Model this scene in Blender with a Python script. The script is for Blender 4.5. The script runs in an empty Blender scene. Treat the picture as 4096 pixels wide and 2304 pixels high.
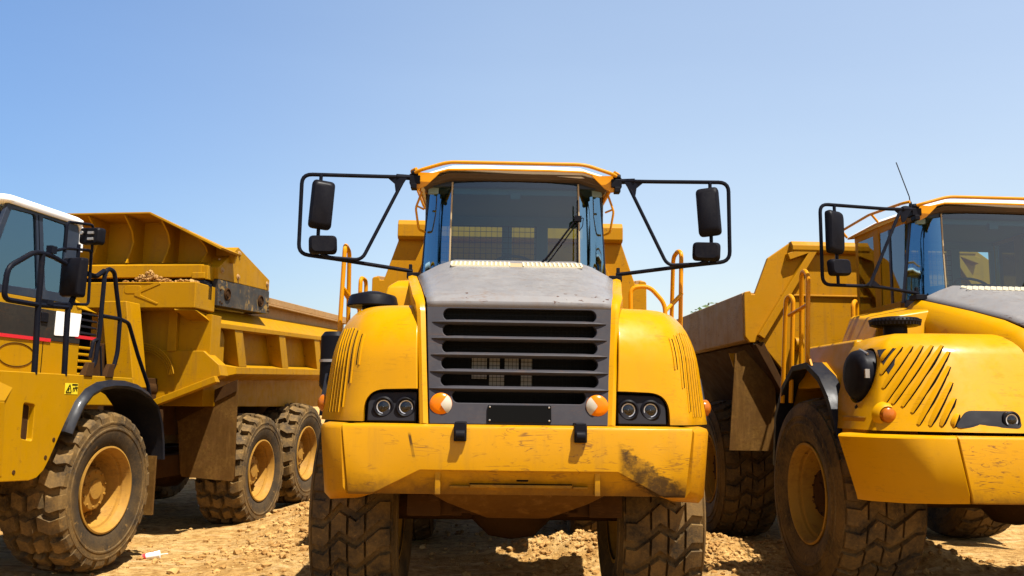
import bpy, bmesh, math, random
from mathutils import Vector, Matrix, noise
random.seed(7)
R = math.radians
scene = bpy.context.scene
COL = scene.collection

# ------------------------------------------------------------------ mesh builder
def fillet(pts, r, k=5, closed=False):
    """round the corners of a polyline (any dimension)"""
    P = [Vector(p) for p in pts]; n = len(P); out = []
    for i, p in enumerate(P):
        if not closed and (i == 0 or i == n - 1):
            out.append(p); continue
        a, b = P[i - 1] - p, P[(i + 1) % n] - p
        d = min(r, a.length * .48, b.length * .48)
        if d < 1e-5: out.append(p); continue
        s, e = p + a.normalized() * d, p + b.normalized() * d
        for j in range(k + 1):
            t = j / k
            out.append(s * (1 - t) ** 2 + p * 2 * t * (1 - t) + e * t * t)
    return out

class B:
    def __init__(s): s.v = []; s.f = []
    def add(s, verts, faces):
        o = len(s.v); s.v += [Vector(v) for v in verts]; s.f += [[i + o for i in f] for f in faces]; return s
    def hexa(s, p):      # 4 bottom (ccw) + 4 top
        return s.add(p, [(3, 2, 1, 0), (4, 5, 6, 7), (0, 1, 5, 4), (1, 2, 6, 5), (2, 3, 7, 6), (3, 0, 4, 7)])
    def box(s, x0, x1, y0, y1, z0, z1):
        return s.hexa([(x0, y0, z0), (x1, y0, z0), (x1, y1, z0), (x0, y1, z0), (x0, y0, z1), (x1, y0, z1), (x1, y1, z1), (x0, y1, z1)])
    def boxm(s, c, size, m=None):
        h = Vector(size) / 2; M = (m or Matrix()).to_3x3(); c = Vector(c)
        p = [c + M @ Vector((a * h.x, b * h.y, d * h.z)) for d in (-1, 1) for a, b in ((-1, -1), (1, -1), (1, 1), (-1, 1))]
        return s.hexa(p)
    def beam(s, a, b, w, h, up=(0, 0, 1)):
        a, b = Vector(a), Vector(b); d = (b - a).normalized(); x = d.cross(Vector(up)).normalized(); z = x.cross(d)
        q = [(-1, -1), (1, -1), (1, 1), (-1, 1)]
        return s.hexa([a + x * i * w / 2 + z * j * h / 2 for i, j in q] + [b + x * i * w / 2 + z * j * h / 2 for i, j in q])
    def prism(s, poly, ax, a0, a1):
        f = {'x': lambda p, a: (a, p[0], p[1]), 'y': lambda p, a: (p[0], a, p[1]), 'z': lambda p, a: (p[0], p[1], a)}[ax]
        n = len(poly)
        return s.add([f(p, a0) for p in poly] + [f(p, a1) for p in poly],
                     [list(range(n))[::-1], list(range(n, 2 * n))] + [(i, (i + 1) % n, n + (i + 1) % n, n + i) for i in range(n)])
    def loops(s, rows, closed=True, caps=True):
        n = len(rows[0]); v = [p for r in rows for p in r]; f = []
        for i in range(len(rows) - 1):
            for j in range(n if closed else n - 1):
                k = (j + 1) % n
                f.append((i * n + j, i * n + k, (i + 1) * n + k, (i + 1) * n + j))
        if caps and closed:
            f.append(list(range(n))[::-1]); f.append([(len(rows) - 1) * n + j for j in range(n)])
        return s.add(v, f)
    def tube(s, pts, r, seg=8, fil=0, closed=False, k=5):
        P = fillet(pts, fil, k, closed) if fil else [Vector(p) for p in pts]
        n = len(P); rows = []; N = None
        for i, p in enumerate(P):
            t = ((P[(i + 1) % n] if (closed or i < n - 1) else p) - (P[i - 1] if (closed or i > 0) else p)).normalized()
            if N is None: N = t.orthogonal().normalized()
            N = (N - t * N.dot(t)).normalized(); bn = t.cross(N)
            rows.append([p + (N * math.cos(a) + bn * math.sin(a)) * r for a in (2 * math.pi * q / seg for q in range(seg))])
        if closed: rows.append(rows[0])
        return s.loops(rows, caps=not closed)
    def lathe(s, prof, ax, c=(0, 0, 0), seg=32, a0=0, caps=False):
        """prof: (radius, along-axis)"""
        c = Vector(c); rows = []
        for r, h in prof:
            row = []
            for q in range(seg):
                a = a0 + 2 * math.pi * q / seg; u, w = r * math.cos(a), r * math.sin(a)
                row.append(c + Vector({'x': (h, u, w), 'y': (w, h, u), 'z': (u, w, h)}[ax]))
            rows.append(row)
        return s.loops(rows, caps=caps)
    def mirror(s):
        o = len(s.v); n = len(s.f)
        s.v += [Vector((-v.x, v.y, v.z)) for v in s.v]
        s.f += [[i + o for i in f][::-1] for f in s.f[:n]]
        return s
    def mirrored(s):
        b = B(); b.v = [Vector((-v.x, v.y, v.z)) for v in s.v]; b.f = [f[::-1] for f in s.f]; return b
    def warp(s, fn): s.v = [Vector(fn(v)) for v in s.v]; return s
    def mesh(s, name, smooth=True, angle=35, recalc=True):
        me = bpy.data.meshes.new(name); me.from_pydata([tuple(v) for v in s.v], [], s.f)
        bm = bmesh.new(); bm.from_mesh(me)
        if recalc: bmesh.ops.recalc_face_normals(bm, faces=bm.faces)
        bm.to_mesh(me); bm.free()
        if smooth:
            for p in me.polygons: p.use_smooth = True
            me.set_sharp_from_angle(angle=R(angle))
        return me
    def build(s, name, mat, parent=None, bevel=0, seg=2, smooth=True, angle=35, cuts=(), recalc=True):
        me = s.mesh(name, smooth, angle, recalc)
        o = bpy.data.objects.new(name, me); COL.objects.link(o)
        me.materials.append(mat)
        if cuts:
            cb = B()
            tmp = []
            for c in cuts:
                t = bpy.data.objects.new('tmp', c.mesh('tmp', False)); COL.objects.link(t); tmp.append(t)
                m = o.modifiers.new('b', 'BOOLEAN'); m.object = t; m.operation = 'DIFFERENCE'; m.solver = 'EXACT'
            bpy.context.view_layer.update()
            dg = bpy.context.evaluated_depsgraph_get()
            nm = bpy.data.meshes.new_from_object(o.evaluated_get(dg))
            o.modifiers.clear(); o.data = nm; nm.name = name
            for t in tmp:
                d = t.data; bpy.data.objects.remove(t); bpy.data.meshes.remove(d)
            nm.materials.clear(); nm.materials.append(mat)
            for p in nm.polygons: p.use_smooth = True; p.material_index = 0
            nm.set_sharp_from_angle(angle=R(angle))
        if parent: o.parent = parent
        if bevel:
            m = o.modifiers.new('bevel', 'BEVEL'); m.width = bevel; m.segments = seg; m.limit_method = 'ANGLE'; m.angle_limit = R(32); m.harden_normals = True
        return o

def loose(b, name, mat, parent, **k):
    """each separate piece of a builder becomes an object of its own"""
    own = list(range(len(b.v)))
    def root(i):
        while own[i] != i: own[i] = own[own[i]]; i = own[i]
        return i
    for f in b.f:
        for i in f[1:]: own[root(i)] = root(f[0])
    sets = {}
    for f in b.f: sets.setdefault(root(f[0]), []).append(f)
    for fs in sets.values():
        ids = sorted({i for f in fs for i in f}); m = {i: j for j, i in enumerate(ids)}
        q = B(); q.v = [b.v[i] for i in ids]; q.f = [[m[i] for i in f] for f in fs]; q.build(name, mat, parent, **k)

def empty(name, loc=(0, 0, 0), rot=(0, 0, 0), parent=None):
    o = bpy.data.objects.new(name, None); COL.objects.link(o); o.location = loc; o.rotation_euler = rot
    o.empty_display_size = .2
    if parent: o.parent = parent
    return o
def tag(o, label=None, cat=None, group=None, kind=None):
    if label: o['label'] = label
    if cat: o['category'] = cat
    if group: o['group'] = group
    if kind: o['kind'] = kind
    return o
def copy_tree(o, parent=None):
    c = o.copy(); COL.objects.link(c); c.parent = parent
    for ch in list(o.children): copy_tree(ch, c)
    return c

# ------------------------------------------------------------------ materials
def mat(name, col, rough=.5, metal=0, spec=.5, coat=0):
    m = bpy.data.materials.new(name); m.use_nodes = True
    b = m.node_tree.nodes['Principled BSDF']
    b.inputs['Base Color'].default_value = (*col, 1); b.inputs['Roughness'].default_value = rough
    b.inputs['Metallic'].default_value = metal; b.inputs['Specular IOR Level'].default_value = spec
    b.inputs['Coat Weight'].default_value = coat; b.inputs['Coat Roughness'].default_value = .15
    return m
class N:
    """terse node helper"""
    def __init__(s, m): s.t = m.node_tree; s.b = s.t.nodes['Principled BSDF']; s.co = s.new('ShaderNodeTexCoord').outputs['Object']
    def new(s, ty, **k):
        n = s.t.nodes.new(ty)
        for a, v in k.items(): setattr(n, a, v)
        return n
    def link(s, a, b): s.t.links.new(a, b)
    def put(s, sock, v):
        if hasattr(v, 'is_output'): s.link(v, sock)
        else: sock.default_value = v
    def noise(s, scale, detail=4, rough=.55, stretch=None, dist=0, co=None):
        n = s.new('ShaderNodeTexNoise'); n.inputs['Scale'].default_value = scale; n.inputs['Detail'].default_value = detail
        n.inputs['Roughness'].default_value = rough; n.inputs['Distortion'].default_value = dist
        c = co or s.co
        if stretch:
            mp = s.new('ShaderNodeMapping'); mp.inputs['Scale'].default_value = stretch[:3]
            if len(stretch) > 3: mp.inputs['Rotation'].default_value = stretch[3]
            s.link(c, mp.inputs['Vector']); c = mp.outputs[0]
        s.link(c, n.inputs['Vector']); return n.outputs['Fac']
    def ramp(s, v, lo, hi, a=0., b=1.):
        n = s.new('ShaderNodeMapRange'); n.interpolation_type = 'SMOOTHSTEP'
        for i, x in zip(('Value', 'From Min', 'From Max', 'To Min', 'To Max'), (v, lo, hi, a, b)): s.put(n.inputs[i], x)
        return n.outputs[0]
    def math(s, op, a, b=0., c=0.):
        n = s.new('ShaderNodeMath', operation=op)
        for i, x in enumerate((a, b, c)): s.put(n.inputs[i], x)
        return n.outputs[0]
    def mix(s, f, a, b):
        n = s.new('ShaderNodeMix', data_type='RGBA')
        s.put(n.inputs['Factor'], f)
        for i, x in ((6, a), (7, b)): s.put(n.inputs[i], (*x, 1) if isinstance(x, tuple) else x)
        return n.outputs[2]
    def xyz(s):
        n = s.new('ShaderNodeSeparateXYZ'); s.link(s.co, n.inputs[0]); return n.outputs
    def bump(s, h, strength=.2, dist=.02):
        n = s.new('ShaderNodeBump'); n.inputs['Strength'].default_value = strength; n.inputs['Distance'].default_value = dist
        s.link(h, n.inputs['Height']); s.link(n.outputs[0], s.b.inputs['Normal'])

def paint(name, col, dust=.3, scratch=0., rough=.38, dustcol=(.32, .17, .012), rust=0., coat=.15, low=None, spec=.12):
    """weathered paint: fading, a dust film, streaky scratches, rust chips"""
    m = mat(name, col, rough, coat=coat, spec=spec); n = N(m)
    fade = n.noise(1.3, 3)
    c = n.mix(n.ramp(fade, .3, .7, 0, .35), col, tuple(x * .86 for x in col))
    film = n.math('MULTIPLY', n.ramp(n.noise(2.2, 6, .65), .35, .8), n.ramp(n.noise(24, 4, .7), .25, .75))
    c = n.mix(n.math('MULTIPLY', film, dust), c, dustcol)
    if low:   # mud thrown up over the lowest part, with its own ragged edge
        z = n.xyz()[2]
        edge = n.math('ADD', z, n.math('MULTIPLY', n.math('SUBTRACT', n.noise(7, 6, .7), .5), low[2]))
        c = n.mix(n.math('MULTIPLY', n.ramp(edge, low[1], low[0]), low[3]), c, (.075, .032, .007))
    if scratch:
        def hair(scale, st, w, d):
            return n.ramp(n.math('ABSOLUTE', n.math('SUBTRACT', n.noise(scale, 3, .6, st, d), .5)), w, w * .35)
        sc = n.math('MULTIPLY', hair(2.6, (.8, .8, 7, (0, R(5), 0)), .020, .6), n.ramp(n.noise(7, 2), .48, .60))
        sc2 = n.math('MULTIPLY', hair(3.4, (.9, .9, 5, (0, R(-32), 0)), .016, .8), n.ramp(n.noise(5, 2, co=None), .52, .62))
        scuff = n.math('MULTIPLY', n.ramp(n.noise(17, 6, .75, (1, 1, 2.2)), .56, .70), .55)
        spots = n.ramp(n.noise(1.7, 4, .6), .42, .62)
        s = n.math('MULTIPLY', n.math('MAXIMUM', n.math('MAXIMUM', sc, sc2), n.math('MULTIPLY', scuff, spots)), n.math('MULTIPLY', n.math('ADD', n.math('MULTIPLY', spots, .7), .3), min(1., scratch)))
        c = n.mix(s, c, (.11, .045, .012))
    if rust:
        c = n.mix(n.math('MULTIPLY', n.ramp(n.noise(14, 5, .6), .66, .70), rust), c, (.09, .04, .015))
        c = n.mix(n.math('MULTIPLY', n.ramp(n.noise(3, 5, .65, (3.5, 3.5, .35)), .50, .72), rust * .6), c, (.17, .085, .02))
    n.link(c, n.b.inputs['Base Color'])
    n.put(n.b.inputs['Roughness'], n.ramp(n.noise(6, 5, .6), .3, .75, rough - .07, rough + .2))
    n.bump(n.noise(3.5, 2), .05, .02)
    return m

YEL = (.45, .214, .0)
CYEL = (.375, .19, .0)
M = {}
M['yellow'] = paint('yellow paint', YEL, .15, .3, .36, rust=.10, coat=.1)
M['yellow_fender'] = paint('fender paint', YEL, .10, .25, .33, rust=.10, coat=.12, low=(1.68, 1.80, .2, .35))
M['yellow_old'] = paint('faded yellow paint', (.36, .158, .0), .3, .35, .5, rust=.5, coat=0)
M['tube_yellow'] = paint('railing paint', (.54, .215, .0), .15, .2, .4)
M['cat_yellow'] = paint('machine yellow', CYEL, .28, .12, .42, rust=.3, coat=.1)
M['rim_yellow'] = paint('dusty rim paint', (.34, .175, .028), .95, .6, .55, dustcol=(.19, .10, .03), rust=.5, coat=0)
M['rim_dirty'] = paint('muddy rim paint', (.36, .19, .025), .8, .3, .7, dustcol=(.13, .065, .018), rust=1, coat=0)
M['cat_bed'] = paint('body yellow', (.345, .165, .0), .3, .3, .5, rust=.6, coat=0)
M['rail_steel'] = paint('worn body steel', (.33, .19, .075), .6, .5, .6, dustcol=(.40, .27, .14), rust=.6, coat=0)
M['mudflap'] = paint('muddy flap', (.075, .034, .006), 1., .8, .85, dustcol=(.19, .10, .022), rust=.8, coat=0)
M['frame_brown'] = paint('muddy frame', (.038, .016, .004), .6, .3, .85, dustcol=(.09, .042, .010), coat=0)
M['grey'] = paint('grey plastic', (.034, .032, .038), .5, .2, .48, dustcol=(.068, .062, .06), coat=0)
M['hood_grey'] = paint('sun bleached grey plastic', (.165, .16, .165), .6, .35, .42, dustcol=(.26, .25, .235), rust=.25, coat=.15)
def chips(m):
    n = N(m); x = n.xyz(); old = n.b.inputs['Base Color'].links[0].from_socket
    k = n.math('MULTIPLY', n.ramp(n.noise(19, 3, .5, (1, 1, 1.6)), .63, .655), n.math('MULTIPLY', n.ramp(x[2], 2.60, 2.63), n.ramp(x[2], 2.74, 2.70)))
    n.link(n.mix(n.math('MULTIPLY', k, n.ramp(n.noise(3, 2), .45, .55)), old, (.05, .018, .008)), n.b.inputs['Base Color'])
chips(M['hood_grey'])
M['lamp_grey'] = paint('dark grey plastic', (.016, .0155, .019), .25, 0, .6, dustcol=(.045, .04, .035), coat=0, spec=.08)
M['black'] = paint('black plastic', (.006, .006, .009), .2, 0, .42, dustcol=(.04, .035, .03), coat=0, spec=.06)
M['black_tube'] = paint('black tube', (.005, .006, .011), .15, 0, .4, dustcol=(.05, .035, .025), coat=0, spec=.06)
M['rubber_arch'] = paint('rubber flare', (.010, .011, .016), .3, 0, .38, dustcol=(.07, .05, .025), coat=.05)
M['void'] = mat('dark inside', (.004, .004, .004), .9, spec=.03)
M['core'] = mat('radiator core', (.009, .009, .008), .7, spec=.1)
M['core_light'] = mat('radiator mesh', (.30, .28, .24), .55)
M['white'] = paint('white roof paint', (.80, .79, .77), .15, 0, .35, dustcol=(.55, .45, .33))
M['belly'] = paint('muddy belly plate', (.085, .036, .003), .9, .6, .6, dustcol=(.07, .03, .007), rust=1, coat=0)
M['cream'] = mat('cream vent plastic', (.52, .47, .33), .55)
M['red'] = mat('red stripe', (.55, .012, .02), .45)
M['white_decal'] = mat('white panel', (.88, .87, .86), .5)
M['label_yellow'] = mat('warning yellow', (.75, .58, .02), .5)
M['band_black'] = paint('black band', (.022, .020, .018), .3, .3, .45, dustcol=(.09, .07, .045), coat=0)
M['chrome'] = mat('chrome', (.46, .46, .48), .3, .6)
M['steel'] = mat('dull steel', (.38, .36, .33), .4, .8)
M['navy'] = paint('dark blue grey frame', (.016, .024, .042), .25, 0, .4, dustcol=(.12, .11, .1))
M['inside'] = mat('cab trim', (.15, .215, .22), .7)
M['inside_dark'] = mat('dashboard', (.012, .014, .02), .6)
M['wood_red'] = mat('seat back red', (.25, .09, .05), .7)
M['brown_visor'] = paint('dusty roof underside', (.075, .05, .032), .4, 0, .7, dustcol=(.14, .09, .05))
M['seam'] = mat('window seam', (.33, .25, .14), .5)

def glass(name, tint, refl=.06, rt=(1, 1, 1)):
    m = bpy.data.materials.new(name); m.use_nodes = True; t = m.node_tree; t.nodes.clear()
    o = t.nodes.new('ShaderNodeOutputMaterial'); mx = t.nodes.new('ShaderNodeMixShader'); tr = t.nodes.new('ShaderNodeBsdfTransparent')
    gl = t.nodes.new('ShaderNodeBsdfGlossy'); fr = t.nodes.new('ShaderNodeFresnel'); ad = t.nodes.new('ShaderNodeMath')
    tr.inputs[0].default_value = (*tint, 1); gl.inputs['Roughness'].default_value = .03; gl.inputs[0].default_value = (*rt, 1); fr.inputs[0].default_value = 1.5
    ad.operation = 'ADD'; ad.inputs[1].default_value = refl
    t.links.new(fr.outputs[0], ad.inputs[0]); t.links.new(ad.outputs[0], mx.inputs[0])
    t.links.new(tr.outputs[0], mx.inputs[1]); t.links.new(gl.outputs[0], mx.inputs[2]); t.links.new(mx.outputs[0], o.inputs[0])
    return m
M['glass'] = glass('tinted windscreen', (.32, .56, .64), .02)
M['glass_side'] = glass('blue tinted glass', (.42, .66, .72), .10)
M['glass_corner'] = glass('curved corner glass', (.20, .36, .42), .26, (.42, .72, .95))
M['glass_left'] = glass('teal cab glass', (.55, .76, .80), .17, (.45, .75, .95))
M['lens'] = glass('clear lens', (.95, .95, .95), .0)
def lens_mat(name, col):
    m = mat(name, col, .25, coat=.15, spec=.2); n = N(m); n.b.inputs['Subsurface Weight'].default_value = .0
    n.bump(n.new('ShaderNodeTexWave').outputs['Fac'], .0); return m
M['orange'] = lens_mat('orange lens', (.60, .150, .0))
M['orange_old'] = lens_mat('dull orange lens', (.32, .085, .004))
M['clear'] = lens_mat('pale lens', (.42, .38, .30))

def tyre_mat(name, dust, amount, ring=None):
    m = mat(name, (.02, .018, .016), .8, spec=.3); n = N(m)
    f = n.ramp(n.noise(3.2, 6, .65), .30, .66)
    f = n.math('MULTIPLY', n.math('ADD', n.math('MULTIPLY', f, .75), n.math('MULTIPLY', n.ramp(n.noise(34, 4, .7), .35, .7), .35)), amount)
    if ring:   # wiped dark ring of bare rubber round the rim
        x = n.xyz(); rad = n.math('SQRT', n.math('ADD', n.math('POWER', x[1], 2.), n.math('POWER', x[2], 2.)))
        rad = n.math('ADD', rad, n.math('MULTIPLY', n.math('SUBTRACT', n.noise(6, 4), .5), .12))
        f = n.math('MULTIPLY', f, n.ramp(rad, ring[0], ring[1], .35, 1.))
    c = n.mix(f, (.014, .011, .008), dust)
    c = n.mix(n.math('MULTIPLY', n.ramp(n.noise(11, 6, .7, dist=.5), .60, .68), .5), c, tuple(min(1, q * 1.7) for q in dust))
    n.link(c, n.b.inputs['Base Color']); n.bump(n.noise(60, 4, .7), .35, .01)
    return m
M['tyre'] = tyre_mat('dusty tyre', (.15, .085, .022), .9)
M['tyre_mud'] = tyre_mat('muddy tyre', (.20, .115, .032), .80, (.62, .74))

# bumper of the middle truck: scratches, a black mud smear on its right end, mud in the step pocket
def bumper_mat():
    m = paint('scraped bumper paint', (.415, .193, .0), .3, .8, .42, rust=.35, low=(1.17, 1.37, .26, .85)); n = N(m)
    x = n.xyz()
    d = n.math('ABSOLUTE', n.math('ADD', n.math('MULTIPLY', n.math('SUBTRACT', x[0], .95), .55), n.math('MULTIPLY', n.math('SUBTRACT', x[2], 1.315), .83)))
    d = n.math('ADD', d, n.math('MULTIPLY', n.math('SUBTRACT', n.noise(16, 5, .7, (1, 1, 2.4, (0, R(33), 0))), .5), .16))
    k = n.math('MULTIPLY', n.ramp(d, .105, .06), n.math('MULTIPLY', n.ramp(x[0], .70, .75), n.ramp(x[0], 1.24, 1.17)))
    k2 = n.math('MULTIPLY', n.ramp(n.math('ABSOLUTE', n.math('ADD', n.math('ADD', x[0], .745), n.math('MULTIPLY', n.math('SUBTRACT', x[2], 1.5), .22))), .014, .006), n.math('MULTIPLY', n.ramp(x[2], 1.45, 1.47), n.ramp(x[2], 1.64, 1.6)))
    k = n.math('MAXIMUM', n.math('MULTIPLY', k, .93), n.math('MULTIPLY', k2, .9))
    old = n.b.inputs['Base Color'].links[0].from_socket
    k = n.math('MULTIPLY', k, n.ramp(n.noise(9, 6, .7), .30, .55, .45, 1.))
    n.link(n.mix(k, old, (.022, .010, .003)), n.b.inputs['Base Color'])
    return m
M['bumper'] = bumper_mat()

def ground_mat():
    m = mat('dry dirt', (.5, .3, .12), .95, spec=.15); n = N(m)
    a = n.noise(.55, 6, .6); b = n.noise(7, 8, .72); c_ = n.noise(38, 5, .75)
    st = n.noise(3, 6, .7, (.35, 2.4, 1))
    c = n.mix(n.ramp(a, .3, .7), (.47, .26, .075), (.60, .39, .15))
    c = n.mix(n.math('MULTIPLY', n.ramp(b, .40, .62), .75), c, (.25, .115, .022))
    c = n.mix(n.math('MULTIPLY', n.ramp(st, .52, .68), .6), c, (.70, .50, .25))
    c = n.mix(n.math('MULTIPLY', n.ramp(c_, .56, .66), .6), c, (.13, .06, .012))
    n.link(c, n.b.inputs['Base Color'])
    h = n.math('ADD', n.math('MULTIPLY', b, 1.), n.math('MULTIPLY', c_, .5)); n.bump(h, 1., .07)
    return m
M['ground'] = ground_mat()
def stone_mat():
    m = mat('dirt clods', (.4, .22, .08), .95, spec=.15); n = N(m)
    n.link(n.mix(n.ramp(n.noise(1.7, 5, .6), .3, .7), (.25, .12, .03), (.46, .28, .10)), n.b.inputs['Base Color']); n.bump(n.noise(40, 5, .7), .5, .02)
    return m
M['stone'] = stone_mat()
def leaf_mat():
    m = mat('leaves', (.05, .09, .02), .55, spec=.3); n = N(m)
    n.link(n.mix(n.ramp(n.noise(.9, 3), .35, .65), (.018, .045, .008), (.06, .10, .02)), n.b.inputs['Base Color'])
    n.b.inputs['Transmission Weight'].default_value = 0
    return m
M['leaf'] = leaf_mat(); M['bark'] = mat('bark', (.09, .06, .035), .9)
M['paper'] = mat('paper cup', (.82, .80, .76), .55); M['cup_red'] = mat('red print', (.6, .03, .03), .55); M['cup_brown'] = mat('brown print', (.2, .06, .03), .55)

# ------------------------------------------------------------------ wheels
def tread(b, Rr, W, rows, curve, splits, groove, depth, lug=0., stagger=False, drop=.05, ug=None):
    """blocks between two zigzag grooves; u runs over the tread width 0..1"""
    pitch = 2 * math.pi / rows
    def cv(u):
        for (a, p), (c, q) in zip(curve, curve[1:]):
            if a <= u <= c: return p + (q - p) * (u - a) / (c - a)
        return curve[-1][1]
    rp = lambda u: Rr - drop * abs(2 * u - 1) ** 3.2
    gu, gs = (ug or groove) / W / 2, groove / Rr / 2
    for k in range(rows):
        sp = splits[k % 2] if stagger else splits
        for (a, c) in zip(sp, sp[1:]):
            ua, uc = a + (gu if a > 0 else -lug), c - (gu if c < 1 else -lug)
            us = [ua] + [u for u, _ in curve if ua + .02 < u < uc - .02] + [uc]
            inset = .010
            top, base = [], []
            def P(u, th, r): return ((u - .5) * W, r * math.sin(th), r * math.cos(th))
            for lo in (1, 0):
                for u in (us if lo else us[::-1]):
                    th = (k + cv(min(max(u, 0), 1)) + (0 if lo else 1)) * pitch + (gs if lo else -gs)
                    iu = inset * (.35 if ug and ug < .02 else 1)
                    ui = u + (iu / W if u == us[0] else -iu / W if u == us[-1] else 0)
                    top.append(P(ui, th + (inset if lo else -inset) / Rr, rp(min(max(u, 0), 1)) - (0 if -.001 < u < 1.001 else .03)))
                    base.append(P(u, th, rp(min(max(u, 0), 1)) - depth - (0 if -.001 < u < 1.001 else .035)))
            n = len(top); q = len(us)
            F = [(i, (i + 1) % n, n + (i + 1) % n, n + i) for i in range(n)]
            F += [(n + i, n + i + 1, n + n - 2 - i, n + n - 1 - i) for i in range(q - 1)]
            b.add(base + top, F)
def make_wheel(kind, Rr=.93, W=.76, rr=.495):
    w = empty('wheel')
    b = B(); h = W / 2; d = .05 if kind == 'hex' else .08
    prof = [(rr - .03, h * .80), (rr, h * .86), (rr + .05, h * .93), (rr + .16, h * 1.0), (rr + .19, h * 1.0), (rr + .20, h * 1.022), (rr + .215, h * 1.022), (rr + .225, h * 1.003), (rr + .27, h * 1.0), (rr + .275, h * 1.018), (rr + .29, h * 1.015), (rr + .295, h * .99), (Rr - .12, h * .97), (Rr - .07, h * .93), (Rr - d - .035, h * .86), (Rr - d - .004, h * .6), (Rr - d, 0)]
    full = prof + [(r, -a) for r, a in prof[-2::-1]]
    b.lathe(full, 'x', seg=72)
    if kind == 'hex':
        tread(b, Rr, W * .89, 26, [(0, 0), (.13, 0), (.43, .72), (.64, .38), (.84, 1.0), (1, .95)], [0, .31, .535, .755, 1], .060, .055, ug=.014)
        tm = M['tyre']
    else:
        tread(b, Rr, W * .93, 22, [(0, .1), (.12, 0), (.30, .22), (.5, 0), (.70, .25), (.88, .02), (1, .12)], [[0, .22, .50, .78, 1], [0, .36, .64, 1]], .085, .085, lug=.045, stagger=True, ug=.045)
        tm = M['tyre_mud']
    b.build('tyre', tm, w, angle=28)
    y = M['rim_yellow'] if kind == 'lug' else M['rim_dirty']
    r = B(); x0 = h * .86
    r.lathe([(rr - .03, x0 - .05), (rr + .005, x0 + .005), (rr + .008, x0 + .025), (rr - .012, x0 + .03), (rr - .03, x0 + .01), (rr - .042, x0 - .05), (rr - .05, x0 - .06), (rr - .05, x0 - .09), (rr - .075, x0 - .10), (rr - .085, x0 - .14), (rr - .10, x0 - .26), (rr - .13, x0 - .30), (rr - .20, x0 - .31), (.18, x0 - .31)], 'x', seg=56)
    r.lathe([(rr - .03, -x0), (rr, -x0), (rr - .1, -x0 + .1), (.2, -x0 + .12)], 'x', seg=40)
    r.build('rim', y, w)
    u = B(); hx = x0 - .31
    u.lathe([(.285, hx), (.285, hx + .04), (.245, hx + .06), (.24, hx + .15), (.225, hx + .17), (.12, hx + .18), (.11, hx + .2), (.0, hx + .2)], 'x', seg=40)
    for i in range(20):
        a = i * math.pi / 10; u.lathe([(.0, hx + .075), (.016, hx + .075), (.016, hx)], 'x', (0, .318 * math.cos(a), .318 * math.sin(a)), 6)
    for i in range(10):
        a = i * math.pi / 5 + .2; u.lathe([(.0, hx + .19), (.014, hx + .19), (.014, hx + .16)], 'x', (0, .2 * math.cos(a), .2 * math.sin(a)), 6)
    u.lathe([(.1, -x0 + .12), (.2, -x0 + .12), (.2, -.1), (.12, -.05), (.12, hx)], 'x', seg=20)
    u.build('hub', y if kind == 'lug' else M['frame_brown'], w)
    return w
def place_wheels(proto, parent, spots):
    first = True
    for (x, y, z, tilt) in spots:
        w = proto if first else copy_tree(proto)
        first = False
        w.parent = parent; w.location = (x, y, z); w.rotation_euler = (tilt, 0, 0 if x > 0 else math.pi)

# ------------------------------------------------------------------ shared parts of the two grey-hooded trucks
def rbox(cx, cy, cz, sx, sy, sz, r=.03):
    """rounded plate: rounded rectangle in x-z, thickness along y"""
    p = fillet([(cx - sx / 2, cz - sz / 2), (cx + sx / 2, cz - sz / 2), (cx + sx / 2, cz + sz / 2), (cx - sx / 2, cz + sz / 2)], r, 5, True)
    return B().prism([(q[0], q[1]) for q in p], 'y', cy - sy / 2, cy + sy / 2)

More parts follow.
